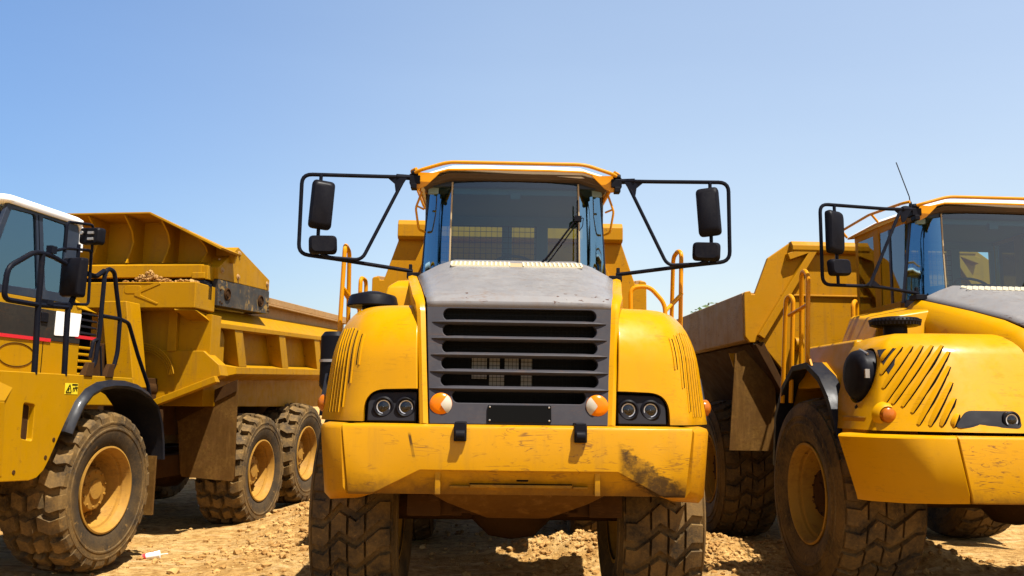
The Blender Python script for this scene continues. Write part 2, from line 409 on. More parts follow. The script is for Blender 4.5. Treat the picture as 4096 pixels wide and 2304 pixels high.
def mirror_arm(parent, s, brace):
    m = empty('mirror_arm', parent=parent)
    X = lambda b: b if s < 0 else b.mirrored()
    b = B()
    o = 0 if brace == 'up' else -.10
    b.tube([(-.98, -.12, 3.945), (-1.30, -.18, 3.93), (-1.965 + o, -.3, 3.905 - o * .3), (-1.965 + o, -.3, 3.165 + o * .7), (-1.60, -.26, 3.125) if brace == 'up' else (-1.45, -.2, 3.10), (-.95, -.08, 3.055)], .0185, 10, .09)
    b.tube([(-1.12, -.15, 3.94), (-.97, -.1, 3.945)], .026, 10)
    if brace == 'up':
        b.tube([(-1.79, -.31, 3.90), (-1.79, -.33, 3.19), (-1.70, -.31, 3.135), (-1.40, -.25, 3.125), (-1.06, -.14, 3.90)], .0165, 10, .07)
    else:
        b.tube([(-1.92, -.31, 3.925), (-1.915, -.33, 3.10)], .0165, 10)
        b.tube([(-1.56, -.26, 3.09), (-1.14, -.15, 3.92)], .0165, 10)
        b.prism([(-1.60, 3.10), (-1.44, 3.10), (-1.52, 3.17)], 'y', -.26, -.24)
    b.prism([(-1.20, 3.925), (-1.02, 3.93), (-1.10, 3.80), (-1.125, 3.80), (-1.135, 3.87)], 'y', -.16, -.14)
    X(b).build('mirror_frame', M['black_tube'], m)
    k = B().box(-1.0, -.90, -.14, .0, 3.88, 3.96).box(-.985, -.93, -.16, -.06, 3.83, 3.88)
    k.lathe([(0, 4.0), (.018, 4.0), (.018, 3.94)], 'z', (-.96, -.1, 0), 10)
    X(k).build('mirror_bracket', M['black'], m, .006)
    k = B().box(-.985, -.955, -.1, -.06, 3.03, 3.12).box(-1.0, -.88, -.13, .02, 2.985, 3.04)
    X(k).build('lower_bracket', M['black'], m, .005)
    def hous(cx, cz, sx, sz, rot):
        h = B(); rows = []
        for y, k in ((-.045, .80), (-.03, .92), (-.005, 1.0), (.03, 1.0)):
            p = fillet([(-sx / 2 * k, -sz / 2 * k), (sx / 2 * k, -sz / 2 * k), (sx / 2 * k, sz / 2 * k), (-sx / 2 * k, sz / 2 * k)], .045, 5, True)
            rows.append([(q[0], y, q[1]) for q in p])
        h.loops(rows)
        Mr = Matrix.Rotation(R(rot), 3, 'Z') @ Matrix.Rotation(R(-4), 3, 'X') @ Matrix.Rotation(R(4 if cz > 3.4 else -3), 3, 'Y')
        h.warp(lambda v: Mr @ v + Vector((cx, -.34, cz)))
        return h
    g = X(hous(-1.765 + o * 1.7, 3.615 + o * -.2, .205, .455, 22)).build('mirror', M['black'], m)
    g2 = X(hous(-1.74 + o * 1.6, 3.245 + o * -.25, .25, .17, 14)).build('wide_mirror', M['black'], m)
    return m

def cab(parent, rear_sky=False):
    # roof: a white crown with a steep bright edge above a yellow lip
    per = [(-.94, .02, 3.955), (-.90, -.08, 3.965), (-.64, -.13, 4.03), (-.3, -.14, 4.035), (.3, -.14, 4.035), (.64, -.13, 4.03), (.90, -.08, 3.965), (.94, .02, 3.955), (.955, .8, 3.985), (.94, 1.56, 3.96), (.5, 1.6, 4.02), (-.5, 1.6, 4.02), (-.94, 1.56, 3.96), (-.955, .8, 3.985)]
    def ring(k, dz): return [(x * (1 - k), .7 + (y - .7) * (1 - k), z + dz) for x, y, z in per]
    B().loops([ring(.005, 0), ring(.02, .022), ring(.055, .042), ring(.12, .052), ring(.4, .056)]).build('roof', M['white'], parent, angle=50)
    B().loops([ring(.02, -.012), ring(.0, -.018), ring(-.004, -.01), ring(.0, .004), ring(.03, .006)], caps=False).build('roof_lip', M['tube_yellow'], parent)
    v = B()
    v.loops([[(-.90, -.07, 3.925), (-.63, -.11, 4.0), (.63, -.11, 4.0), (.90, -.07, 3.925), (.88, -.06, 3.88), (.6, -.06, 3.965), (-.6, -.06, 3.965), (-.88, -.06, 3.88)],
             [(-.88, .3, 3.95), (-.63, .3, 4.03), (.63, .3, 4.03), (.88, .3, 3.95), (.86, .28, 3.87), (.6, .28, 3.93), (-.6, .28, 3.93), (-.86, .28, 3.87)]])
    v.build('roof_visor', M['brown_visor'], parent, .01)
    t = B()
    t.tube([(-.96, -.12, 3.985), (-.90, -.17, 4.0), (-.64, -.20, 4.075), (.64, -.20, 4.075), (.90, -.17, 4.0), (.96, -.12, 3.985)], .017, 10, .08)
    for s in (-1, 1):
        t.tube([(s * .95, .0, 4.06), (s * 1.0, .06, 4.055), (s * 1.02, .8, 4.09), (s * 1.0, 1.6, 4.06), (s * .92, 1.62, 3.98)], .016, 10, .06)
        t.tube([(s * 1.02, .75, 4.09), (s * .93, .75, 3.98)], .014, 8)
        t.prism([(s * .93, 3.995), (s * .72, 3.99), (s * .84, 3.87), (s * .905, 3.835), (s * .93, 3.84)], 'y', -.12, -.10)
        if not rear_sky: t.tube([(s * .90, .1, 3.86), (s * .955, .1, 3.70), (s * .925, .15, 3.50), (s * .87, .22, 3.49)], .011, 8, .03)
        if not rear_sky: t.tube([(s * .945, .1, 3.72), (s * .88, .15, 3.70)], .010, 8)
    t.build('roof_rail', M['tube_yellow'], parent)
    c = B()
    for s in (-1, 1):
        c.lathe([(0, -.03), (.022, -.03), (.026, 0), (.022, .035), (0, .035)], 'x', (s * .955, -.12, 3.985), 10)
        c.lathe([(0, -.03), (.022, -.03), (.026, 0), (.022, .035), (0, .035)], 'x', (s * .985, .03, 3.995), 10)
    loose(c, 'rail_cap', M['black'], parent)
    # windscreen
    bot = [(-.90, .30), (-.82, .14), (-.73, .045), (-.61, -.01), (-.3, -.05), (0, -.06), (.3, -.05), (.61, -.01), (.73, .045), (.82, .14), (.90, .30)]
    top = [(-.83, .20), (-.78, .12), (-.70, .065), (-.60, .03), (-.3, .0), (0, -.005), (.3, .0), (.60, .03), (.70, .065), (.78, .12), (.83, .20)]
    def pane(i0, i1):
        bt, tp = bot[i0:i1], top[i0:i1]
        return B().loops([[(x, y, 3.02) for x, y in bt], [(x * .5 + a * .5, y * .5 + c_ * .5 - .008, 3.48) for (x, y), (a, c_) in zip(bt, tp)], [(x, y, 3.945) for x, y in tp]], closed=False, caps=False)
    ws = pane(3, 8).build('windscreen', M['glass'], parent, recalc=False, angle=60)
    for i0, i1 in ((0, 4), (7, 11)): pane(i0, i1).build('corner_window', M['glass_corner'], parent, recalc=False, angle=60)
    sm = B()
    for s in (-1, 1):
        sm.tube([(s * .612, -.022, 3.10), (s * .61, -.002, 3.5), (s * .602, .015, 3.94)], .0085, 6)
    sm.build('glass_seam', M['seam'], ws)
    # frame
    f = B()
    for s in (-1, 1):
        f.beam((s * .895, .325, 3.0), (s * .825, .225, 3.96), .035, .06, (0, 1, 0))
    f.box(-.8, .8, .03, .10, 3.90, 3.955).box(-.9, .9, .1, .4, 2.95, 3.03)
    f.build('windscreen_frame', M['navy'], parent, .006)
    w = B()
    for s in (-1, 1):
        w.box(s * .86 - .03, s * .86 + .03, .86, 1.0, 2.9, 3.97)
        w.box(s * .85 - .03, s * .85 + .03, 1.42, 1.5, 2.9, 3.96)
        w.box(s * .86 - .025, s * .86 + .025, .25, 1.5, 3.88, 3.97)
        w.box(s * .875 - .025, s * .875 + .025, .3, 1.5, 2.55, 3.03)
    w.box(-.86, .86, 1.44, 1.5, 2.4, 3.12).box(-.86, .86, 1.45, 1.5, 3.82, 3.98)
    w.box(-.85, .85, .2, 1.5, 2.45, 2.6)
    w.build('cab_body', M['yellow_old'], parent, .01)
    for s in (-1, 1):
        sg = B().prism([(.36, 3.03), (.86, 3.03), (.86, 3.88), (.27, 3.88)], 'x', s * .872 - .004, s * .872 + .004)
        sg.prism([(1.0, 3.03), (1.42, 3.03), (1.42, 3.88), (1.0, 3.88)], 'x', s * .872 - .004, s * .872 + .004)
        so = sg.build('side_window', M['glass_side'], parent, smooth=False)
        B().box(s * .872 - .012, s * .872 + .012, .60, .64, 3.03, 3.88).build('window_bar', M['navy'], so)
    # inside
    i = B().box(-.84, .84, .03, 1.43, 3.915, 3.93).box(-.84, .84, 1.41, 1.44, 3.80, 3.92)
    i.box(-.84, .84, .09, .13, 3.84, 3.915).box(-.05, .05, .05, .10, 3.79, 3.86)
    i.box(-.11, .0, 1.40, 1.44, 3.0, 3.82).box(.25, .40, 1.40, 1.44, 3.0, 3.82).box(-.84, -.78, 1.40, 1.44, 3.0, 3.82).box(.79, .84, 1.40, 1.44, 3.0, 3.82)
    i.build('cab_lining', M['inside'], parent, .008)
    d = B(); rows = []
    for y, z0, k in ((.12, 3.10, 1), (.2, 3.20, 1), (.32, 3.235, .95), (.48, 3.20, .9), (.52, 2.9, .9)):
        rows.append([(x * k, y + abs(x) * .12, z0 - .10 * abs(x) ** 2.2) for x in (-.8, -.6, -.35, 0, .35, .6, .8)])
    d.loops(rows, closed=False, caps=False); d.build('dashboard', M['inside_dark'], parent)
    sw = B(); pts = [(.19 * math.cos(a), .52 + .10 * math.sin(a), 3.235 + .10 * math.sin(a)) for a in (2 * math.pi * q / 28 for q in range(28))]
    sw.tube(pts, .015, 8, closed=True).tube([(0, .52, 3.235), (0, .42, 3.1)], .03).tube([(-.18, .52, 3.235), (.18, .52, 3.235)], .012)
    sw.build('steering_wheel', M['inside_dark'], parent)
    st = rbox(-.1 if not rear_sky else -.45, 1.08, 3.10 if not rear_sky else 3.22, .5, .12, .42, .08).box(-.35, .15, .75, 1.05, 2.75, 2.9)
    st.build('seat', M['inside_dark'], parent, .02)
    gr = B()
    for k in range(19):
        x = -.84 + k * .0615
        if x < .27: gr.tube([(x, 1.37, 3.0), (x, 1.37, 3.8)], .0035, 4)
    for k in range(13): gr.tube([(-.84, 1.37, 3.06 + k * .0615), (.27, 1.37, 3.06 + k * .0615)], .0035, 4)
    gr.build('window_guard', M['black'], parent)
    return ws

def wiper(parent):
    b = B()
    b.tube([(.585, -.09, 3.76), (.585, -.10, 3.12)], .008, 6)
    b.tube([(.58, -.12, 3.58), (.30, -.13, 3.20), (.22, -.12, 3.12)], .010, 6)
    b.tube([(.60, -.12, 3.56), (.36, -.13, 3.22), (.28, -.12, 3.12)], .007, 6)
    b.box(.555, .62, -.14, -.08, 3.55, 3.60)
    b.tube([(.60, -.12, 3.56), (.64, -.13, 3.59), (.63, -.12, 3.50), (.60, -.12, 3.46)], .004, 5, .02)
    b.build('wiper', M['black'], parent)

def bed(parent, poly, w, ribs, top, y0=2.3, y1=7.9, z_rail=(2.72, 3.35), shift=0.):
    H = B()
    half = poly; full = half + [(-x, z) for x, z in half[::-1]]
    H.prism(full, 'y', y0, y0 + .07)
    hb = H.build('headboard', M['yellow_old'], parent, .012)
    t = B()
    tp = [(y0 - .06, top[1]), (y0 - .10, top[1] + .03), (y0 - .10, top[2] - .06), (y0 - .05, top[2]), (y0 + .05, top[2]), (y0 + .05, top[1])]
    t.prism(tp, 'x', -top[0], top[0]); t.build('spill_guard', M['yellow_old'], hb, .01)
    r = B()
    for s in (-1, 1):
        for a, c in ribs:
            r.beam((s * a[0], y0 - .04, a[1]), (s * c[0], y0 - .04, c[1]), .09, .10, (0, 1, 0))
    r.box(-w + .5, w - .5, y0 - .03, y0 + .02, 3.31, 3.335)
    r.build('headboard_rib', M['yellow_old'], hb, .008)
    # sides: boxed top rail, sloping belly below it
    for s in (-1, 1):
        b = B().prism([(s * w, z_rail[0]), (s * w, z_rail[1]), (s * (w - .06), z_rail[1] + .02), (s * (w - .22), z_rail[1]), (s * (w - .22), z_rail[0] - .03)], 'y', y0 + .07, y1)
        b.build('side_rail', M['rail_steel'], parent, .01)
        l = B().prism([(s * .40, z_rail[0] - .14), (s * .52, z_rail[0] - .14), (s * .46, z_rail[0] - .33)], 'y', 0, .02)
        l.warp(lambda v: (v.x + s * (w - .48), v.y + y0 + .55, v.z)); l.build('lifting_eye', M['yellow_old'], parent)
    b = B().prism([(-w + .10, z_rail[0] - .04), (-1.05, 1.72), (1.05, 1.72), (w - .10, z_rail[0] - .04)], 'y', y0 + .12, y1 - .3)
    b.prism([(-w + .12, z_rail[0] - .05), (-1.45, 2.08), (-1.38, 2.12), (-w + .24, z_rail[0] - .02)], 'y', y0 - .05, y0 + .10)
    b.prism([(w - .12, z_rail[0] - .05), (1.45, 2.08), (1.38, 2.12), (w - .24, z_rail[0] - .02)], 'y', y0 - .05, y0 + .10)
    b.build('body_belly', M['frame_brown'], parent, .01)
    lug = B().lathe([(.035, -.05), (.08, -.05), (.08, .05), (.035, .05), (.035, -.05)], 'x', (-1.2, y0 - .07, 2.68), 18)
    lug.build('lifting_ring', M['yellow_old'], hb)
    for s in (-1, 1):
        c = B().tube([(s * (w - .22), y0 + 1.2, 2.66), (s * (w - .34), y0 + .85, 2.42)], .05, 12).tube([(s * (w - .30), y0 + 1.0, 2.50), (s * (w - .62), y0 + .35, 1.72)], .085, 14).tube([(s * (w - .20), y0 + .97, 2.53), (s * (w - .5), y0 + .4, 1.8)], .022, 8)
        c.build('tipping_cylinder', M['frame_brown'], parent)
    for o in list(parent.children):
        if o.name.split('.')[0] in ('headboard', 'side_rail', 'lifting_eye', 'body_belly', 'tipping_cylinder'): o.location.x = shift

def running_gear(parent, y_axles, track, zc=.93, y_front=-1.2):
    b = B()
    for s in (-1, 1):
        b.box(s * .5 - .09, s * .5 + .09, y_front, 1.7, .98, 1.45).box(s * .45 - .08, s * .45 + .08, 2.2, y_axles[-1] + .9, 1.0, 1.5)
    b.box(-.35, .35, -.9, .9, .95, 1.9).box(-.75, .75, y_front + .1, .7, 1.45, 2.35)
    b.tube([(0, .9, 1.2), (0, 2.6, 1.2)], .22, 16)
    b.box(-.5, .5, y_front, y_front + .25, 1.0, 1.2)
    b.build('chassis', M['frame_brown'], parent, .01)
    for y in (0, *y_axles):
        a = B().lathe([(0, -track + .1), (.13, -track + .1), (.13, -.35), (.27, -.2), (.30, 0), (.27, .2), (.13, .35), (.13, track - .1), (0, track - .1)], 'x', (0, y, zc), 20)
        a.build('axle', M['frame_brown'], parent)

def rounded_body(rows_fn, zs):
    b = B(); b.loops([rows_fn(*z) for z in zs]); return b

GROUP = 'dump trucks parked side by side'
# ================================================================== MIDDLE TRUCK
CT = empty('dump_truck', (.02, 8.1, 0), (0, 0, R(1.2)))
tag(CT, 'yellow dump truck seen head-on in the middle with grey louvred grille and black number plate', 'dump truck', GROUP)
def fender_rows(z, inset, k=6):
    t = (z - 1.70) / .93
    bot = [(-.73, -1.655), (-1.285, -1.52), (-1.585, -1.0), (-1.585, -.55), (-.73, -.55)]
    top = [(-.775, -1.52), (-1.24, -1.40), (-1.475, -.92), (-1.475, -.40), (-.775, -.40)]
    wt = [(0, 1), (.38, .88), (.52, .4), (.52, 0), (0, 0)]
    p = []
    for (a, c), (d, e), (wx, wy) in zip(bot, top, wt):
        p.append((a + (d - a) * t + wx * inset, c + (e - c) * t + wy * inset))
    rr = [.015, .15, .26, .02, .02]; out = []
    P = [Vector(q) for q in p]
    for i, q in enumerate(P):
        a, c = P[i - 1] - q, P[(i + 1) % 5] - q; d = min(rr[i], a.length * .45, c.length * .45)
        s_, e_ = q + a.normalized() * d, q + c.normalized() * d
        for j in range(k + 1):
            u = j / k; out.append(s_ * (1 - u) ** 2 + q * 2 * u * (1 - u) + e_ * u * u)
    return [(q.x, q.y, z) for q in out]
zs = [(1.70, 0), (1.75, 0), (1.85, 0), (1.95, 0), (2.05, 0), (2.16, 0)]
for q in range(1, 10):
    a = q / 9 * math.pi / 2; zs.append((2.16 + .46 * math.sin(a), .40 * (1 - math.cos(a))))
for s in (-1, 1):
    X = (lambda b: b) if s < 0 else (lambda b: b.mirrored())
    pocket = [(-.73, 1.6), (-.73, 1.945)] + [tuple(q) for q in fillet([(-.80, 1.945), (-1.145, 1.935), (-1.145, 1.6)], .17, 8)]
    cut = X(B().prism(pocket, 'y', -2.2, -1.42))
    fo = X(B().loops([fender_rows(*z) for z in zs])).build('fender', M['yellow_fender'], CT, angle=50, cuts=[cut])
    sh = [(-.748, 1.70), (-.748, 1.922)] + [tuple(q) for q in fillet([(-.80, 1.922), (-1.118, 1.912), (-1.118, 1.70)], .155, 8)]
    lp = X(B().prism(sh, 'y', -1.60, -1.45)).warp(lambda v: (v.x, v.y + (v.z - 1.7) * .22 + (abs(v.x) - .75) * .14, v.z)).build('headlamp_panel', M['lamp_grey'], CT, .012, 3)
    X(B().prism([(-.735, 1.705), (-.735, 1.94), (-1.14, 1.93), (-1.14, 1.705)], 'y', -1.47, -1.44)).build('panel_back', M['void'], lp)
    for cx in (-.998, -.828):
        y = -1.60 + (1.805 - 1.7) * .22 + (abs(cx) - .75) * .14
        bz = X(B().lathe([(.078, .02), (.078, -.012), (.066, -.02), (.056, -.012), (.056, .05)], 'y', (cx, y, 1.807), 28))
        hl = bz.build('headlight', M['black'], CT)
        X(B().lathe([(.055, .0), (.046, .018), (.03, .032), (.012, .036), (.0, .036)], 'y', (cx, y, 1.807), 24).lathe([(.0, .0), (.012, .004), (.014, .04)], 'y', (cx, y, 1.807), 12).lathe([(.052, -.002), (.050, -.010), (.045, -.009), (.042, .002), (.044, .010)], 'y', (cx, y, 1.807), 28)).build('reflector', M['chrome'], hl)
        X(B().lathe([(.0, -.012), (.03, -.010), (.055, .0)], 'y', (cx, y, 1.807), 24)).build('lens', M['lens'], hl)
    # upright air slots round the outer corner
    rb, dg = B(), B()
    for d, z0, z1 in ((-.03, 2.12, 2.36), (.035, 1.98, 2.39), (.10, 1.80, 2.41), (.165, 1.76, 2.42), (.23, 1.76, 2.42), (.295, 1.76, 2.42), (.36, 1.76, 2.42)):
        def at(z, d, o):
            i_ = .40 * (1 - math.cos(math.asin(max(0, z - 2.16) / .46)))
            r = [Vector(q_) for q_ in fender_rows(z, i_)[8:16]]
            d += (r[5] - r[2]).length * .5      # measured round the corner from its middle
            d = max(d, .001)
            for p_, q_ in zip(r, r[1:]):
                l_ = (q_ - p_).length
                if d <= l_ or q_ is r[-1]:
                    n_ = Vector((p_.y - q_.y, q_.x - p_.x, 0)).normalized(); n_ = n_ if n_.x < 0 or n_.y < -.9 else -n_
                    return p_.lerp(q_, d / l_) + n_ * o
                d -= l_
        zz_ = [z0 + (z1 - z0) * j / 6 for j in range(7)]
        rb.tube([at(z, d, .0005) for z in zz_], .0085, 6)
        dg.tube([at(z, d + .026, .0005) for z in zz_], .004, 5)
    X(dg).build('slot_shade_line', M['void'], fo)  # near-black lines on the surface, shade of recessed slots put in as colour
    X(rb).build('air_slot', M['yellow_fender'], fo)
    mk = X(B().lathe([(0, -.035), (.035, -.03), (.06, -.012), (.068, .0), (.068, .03)], 'x', (-1.572, -.93, 1.83), 20)).build('side_marker', M['orange_old'], CT)
    # rubber lip and tread deck over the wheel
    X(B().loops([[(-1.66, y, z), (-1.62, y + .02, z + .05), (-.78, y + .02, z + .05), (-.78, y, z)] for y, z in ((-.60, 1.72), (-.56, 1.86), (-.40, 2.08), (-.1, 2.17), (.3, 2.17), (.62, 2.04), (.9, 1.72), (1.0, 1.3))])).build('wheel_arch', M['rubber_arch'], CT, .008)
    X(B().box(-1.52, -.78, -.42, 1.3, 2.23, 2.50)).build('side_deck', M['yellow'], CT, .03, 3)
    # hood side strips
    sp = [(.652, .722, -1.685, 1.69), (.682, .750, -1.58, 2.1), (.712, .785, -1.455, 2.53), (.722, .805, -1.40, 2.615), (.745, .84, -1.28, 2.685), (.80, .895, -.86, 2.80), (.86, .955, -.45, 2.915), (.915, 1.0, -.06, 3.02)]
    st = B()
    rows = [[(-a, y, z), (-(a + c) / 2, y - .012, z + .006), (-c + .008, y + .008, z), (-c, y + .05, z - .03), (-c, y + .3, z - .36), (-a, y + .3, z - .36)] for a, c, y, z in sp]
    X(st.loops(rows)).build('hood_side', M['yellow'], CT, angle=40)
# left side air intake and the housing beside it
pc = B().lathe([(0, 2.795), (.06, 2.79), (.19, 2.755), (.203, 2.74), (.222, 2.665), (.215, 2.655), (.09, 2.65), (.09, 2.52)], 'z', (-1.235, -.60, 0), 36)
pc.build('air_intake_cap', M['black'], CT)
hs = B().loops([[(-1.17 + i, -.62 + j, z), (-.80, -.62 + j, z), (-.80, .2, z), (-1.17 + i, .2, z)] for z, i, j in ((2.45, 0, 0), (2.72, .02, .03), (2.85, .05, .08), (2.91, .12, .16), (2.93, .2, .25))])
hs.build('intake_housing', M['yellow'], CT, .05, 4)
fc = B().lathe([(0, -.26), (.10, -.26), (.13, -.22), (.13, .22), (.10, .26), (0, .26)], 'z', (-1.60, -.28, 2.2), 24)
fc.build('air_filter', M['black'], CT)
B().lathe([(.128, -.012), (.137, -.012), (.137, .012), (.128, .012)], 'z', (-1.60, -.28, 2.2), 24).build('filter_clamp', M['steel'], CT)

# grille and hood
gy = lambda z: -1.69 + (z - 1.69) * .27
def stadium(x0, x1, zc, h):
    r = h / 2; p = [(x1 - r + r * math.cos(a), zc + r * math.sin(a)) for a in (-math.pi / 2 + math.pi * q / 10 for q in range(11))]
    return p + [(x0 + r + r * math.cos(a), zc + r * math.sin(a)) for a in (math.pi / 2 + math.pi * q / 10 for q in range(11))]
slots = [(-.575, .60, 2.515), (-.575, .60, 2.392), (-.575, .60, 2.265), (-.575, .60, 2.138), (-.575, .60, 2.012), (-.485, .505, 1.892)]
gp = B().hexa([(-.645, gy(1.69), 1.69), (.66, gy(1.69), 1.69), (.66, gy(1.69) + .1, 1.69), (-.645, gy(1.69) + .1, 1.69),
               (-.705, gy(2.60), 2.60), (.72, gy(2.60), 2.60), (.72, gy(2.60) + .1, 2.60), (-.705, gy(2.60) + .1, 2.60)])
cuts = [B().prism(stadium(a, c, z, .095), 'y', -2, -1.2) for a, c, z in slots]
grille = gp.build('grille', M['grille'] if 'grille' in M else M['grey'], CT, .012, 3, cuts=cuts)
for k in range(5):
    z = 2.455 - k * .1265
    sl = B(); rows = []
    for x in (-.655, -.63, -.58, -.48, -.2, .01, .22, .50, .60, .65, .675):
        e = min(1, (1 - abs((x - .01) / .667)) * 6); e = max(.05, e) ** .6
        y = gy(z)
        rows.append([(x, y + .02, z + .022 * e), (x, y - .028 * e, z + .012 * e), (x, y - .036 * e, z), (x, y - .028 * e, z - .014 * e), (x, y + .02, z - .022 * e)])
    sl.loops(rows); sl.build('grille_slat', M['grey'], grille, angle=60)
core = B().box(-.66, .67, -1.36, -1.33, 1.75, 2.62); core.build('radiator', M['core'], CT)
cm = B()
for k in range(44): cm.box(-.64 + k * .03, -.637 + k * .03, -1.40, -1.395, 1.80, 2.6)
for k in range(27): cm.box(-.64, .66, -1.405, -1.40, 1.80 + k * .03, 1.803 + k * .03)
cm.build('radiator_screen', M['core'], CT)
lt = B()
for (a, c, z0, z1) in ((-.35, -.235, 2.03, 2.19), (-.215, -.135, 2.10, 2.19), (-.10, .01, 2.09, 2.19), (.03, .115, 1.96, 2.19), (-.215, -.10, 1.95, 2.06)):
    lt.box(a, c, -1.385, -1.362, z0, z1)
lt.build('cooler_tank', M['core_light'], CT)
fr = [-1, -.9, -.78, -.62, -.35, 0, .35, .62, .78, .9, 1]
def hood_row(y, zs_, zc, w, p):
    out = []
    for f in fr:
        x = f * w; ax = abs(x)
        z = zc if ax <= p else zc + (zs_ - zc) * ((ax - p) / max(1e-4, w - p))
        out.append((x + .008, y, z))
    return out
hrows = [hood_row(-1.452, 2.575, 2.575, .705, .45), hood_row(-1.44, 2.62, 2.625, .715, .45), hood_row(-1.40, 2.655, 2.675, .722, .48), hood_row(-1.33, 2.675, 2.712, .735, .5), hood_row(-1.25, 2.695, 2.737, .75, .52),
         hood_row(-.80, 2.82, 2.92, .81, .56), hood_row(-.40, 2.93, 3.06, .87, .60), hood_row(-.14, 3.0, 3.15, .905, .615), hood_row(-.08, 3.015, 3.172, .915, .62), hood_row(-.06, 2.95, 3.10, .915, .62)]
hood = B().loops(hrows, closed=False, caps=False).build('hood', M['hood_grey'], CT, angle=18)
md = hood.modifiers.new('s', 'SOLIDIFY'); md.thickness = .02; md.offset = -1
vt = B()
for a, c in ((-.575, -.055), (.075, .60)):
    zz = lambda y: 3.15 + (y + .14) * .35
    n = 13
    for k in range(n + 1):
        x = a + (c - a) * k / n; vt.beam((x, -.40, zz(-.40) + .008), (x, -.22, zz(-.22) + .008), .016, .014)
    for y in (-.40, -.31, -.22): vt.beam((a, y, zz(y) + .006), (c, y, zz(y) + .006), .008, .012)
vt.build('hood_vent', M['cream'], hood)
B().hexa([(-.575, -.40, 3.055), (.60, -.40, 3.055), (.60, -.22, 3.118), (-.575, -.22, 3.118), (-.575, -.40, 3.063), (.60, -.40, 3.063), (.60, -.22, 3.126), (-.575, -.22, 3.126)]).build('vent_mesh', M['seam'], hood)
# indicators and number plate
for cx, s in ((-.565, 1), (.585, -1)):
    y = gy(1.83)
    io = B().lathe([(0, -.032), (.045, -.030), (.070, -.022), (.082, -.010), (.084, .01)], 'y', (cx, y, 1.832), 32).build('indicator', M['orange'], CT)
    cl = B(); rows = []
    for k in range(7):
        r = .084 * (.04 + .93 * k / 6); q_ = k / 6
        dome = y - .043 + .030 * (r / .084) ** 2.6
        rows.append([(cx + s * r * math.cos(a_), dome, 1.832 + r * math.sin(a_)) for a_ in (-.95 + 1.9 * j / 10 for j in range(11))])
    cl.loops(rows, closed=False, caps=False)
    cl.build('clear_segment', M['clear'], io, angle=80)
pl = rbox(.012, gy(1.77) - .012, 1.77, .465, .02, .122, .008).warp(lambda v: (v.x, v.y + (v.z - 1.77) * .27, v.z)).build('number_plate', M['void'], CT)
sc = B()
for x in (-.205, .229):
    for z in (1.722, 1.818): sc.lathe([(0, -.03), (.007, -.028), (.007, -.01)], 'y', (x, gy(z), z), 8)
loose(sc, 'plate_screw', M['steel'], pl)

# bumper
bz = B().hexa([(-1.195, -1.80, 1.19), (1.195, -1.80, 1.19), (1.195, -1.3, 1.19), (-1.195, -1.3, 1.19), (-1.262, -1.80, 1.685), (1.262, -1.80, 1.685), (1.262, -1.3, 1.685), (-1.262, -1.3, 1.685)])
bz = B(); rows = []
for x in (-1, -.8, -.4, 0, .4, .8, 1):
    y = -1.875 + .07 * abs(x) ** 2.5
    rows.append([(x * 1.195, y + .01, 1.195), (x * 1.20, y, 1.215), (x * 1.255, y, 1.655), (x * 1.258, y + .012, 1.677), (x * 1.26, y + .04, 1.688), (x * 1.26, -1.3, 1.688), (x * 1.195, -1.3, 1.195)])
bz.loops(rows)
cp = [(-.69, 1.372), (.71, 1.372), (1.10, 1.165), (1.10, 1.1), (-1.10, 1.1), (-1.10, 1.165)]
cb = B(); n = len(cp)
cb.add([(x, -2.2, z) for x, z in cp] + [(x, -1.845 + (1.372 - z) * .55, z) for x, z in cp], [list(range(n)), list(range(n, 2 * n))[::-1]] + [(i, n + i, n + (i + 1) % n, (i + 1) % n) for i in range(n)])
bump = bz.build('bumper', M['bumper'], CT, .012, 3, cuts=[cb])
for s in (-1, 1):
    X = (lambda b: b) if s < 0 else (lambda b: b.mirrored())
    e = B(); rows = []
    for x, y, bx, zb in ((-1.268, -1.80, .062, 1.195), (-1.335, -1.765, .068, 1.175), (-1.40, -1.69, .075, 1.15), (-1.455, -1.55, .085, 1.13), (-1.49, -1.34, .095, 1.115), (-1.505, -.95, .10, 1.11)):
        rows.append([(x + bx, y + .03, zb), (x + bx * .55, y, zb + .05), (x, y, 1.65), (x + .01, y + .012, 1.675), (x + .05, y + .035, 1.688), (x + .2, y + .12, 1.688), (x + .26, y + .12, zb)])
    e.loops(rows)
    if s > 0: e.warp(lambda v: (v.x + max(0, -v.x - 1.28) * .14, v.y, v.z))
    X(e).build('bumper_end', M['yellow_old'], CT, angle=45)
    g = X(B().box(-.585, -.545, -1.838, -1.72, 1.20, 1.385)).build('bumper_gusset', M['bumper'], bump, .006)
    k = B().box(-.045, .045, -1.905, -1.872, 1.575, 1.70).box(-.04, .04, -1.905, -1.70, 1.69, 1.712)
    k.lathe([(.018, -.035), (.035, -.035), (.035, .035), (.018, .035), (.018, -.035)], 'x', (0, -1.90, 1.62), 14)
    k.warp(lambda v: (v.x + (-.41 if s < 0 else .44), v.y, v.z)); k.build('tow_hook', M['black'], bump, .008)
B().box(-.335, .385, -1.825, -1.76, 1.25, 1.272).box(-.48, -.345, -1.815, -1.76, 1.247, 1.262).box(.395, .50, -1.815, -1.76, 1.247, 1.262).build('bumper_step', M['bumper'], bump, .004)
B().box(-.34, .39, -1.80, -1.755, 1.272, 1.279).build('step_slot', M['void'], bump)
rbox(.035, -1.80, 1.302, .085, .02, .014, .006).build('pull_slot', M['void'], bump)
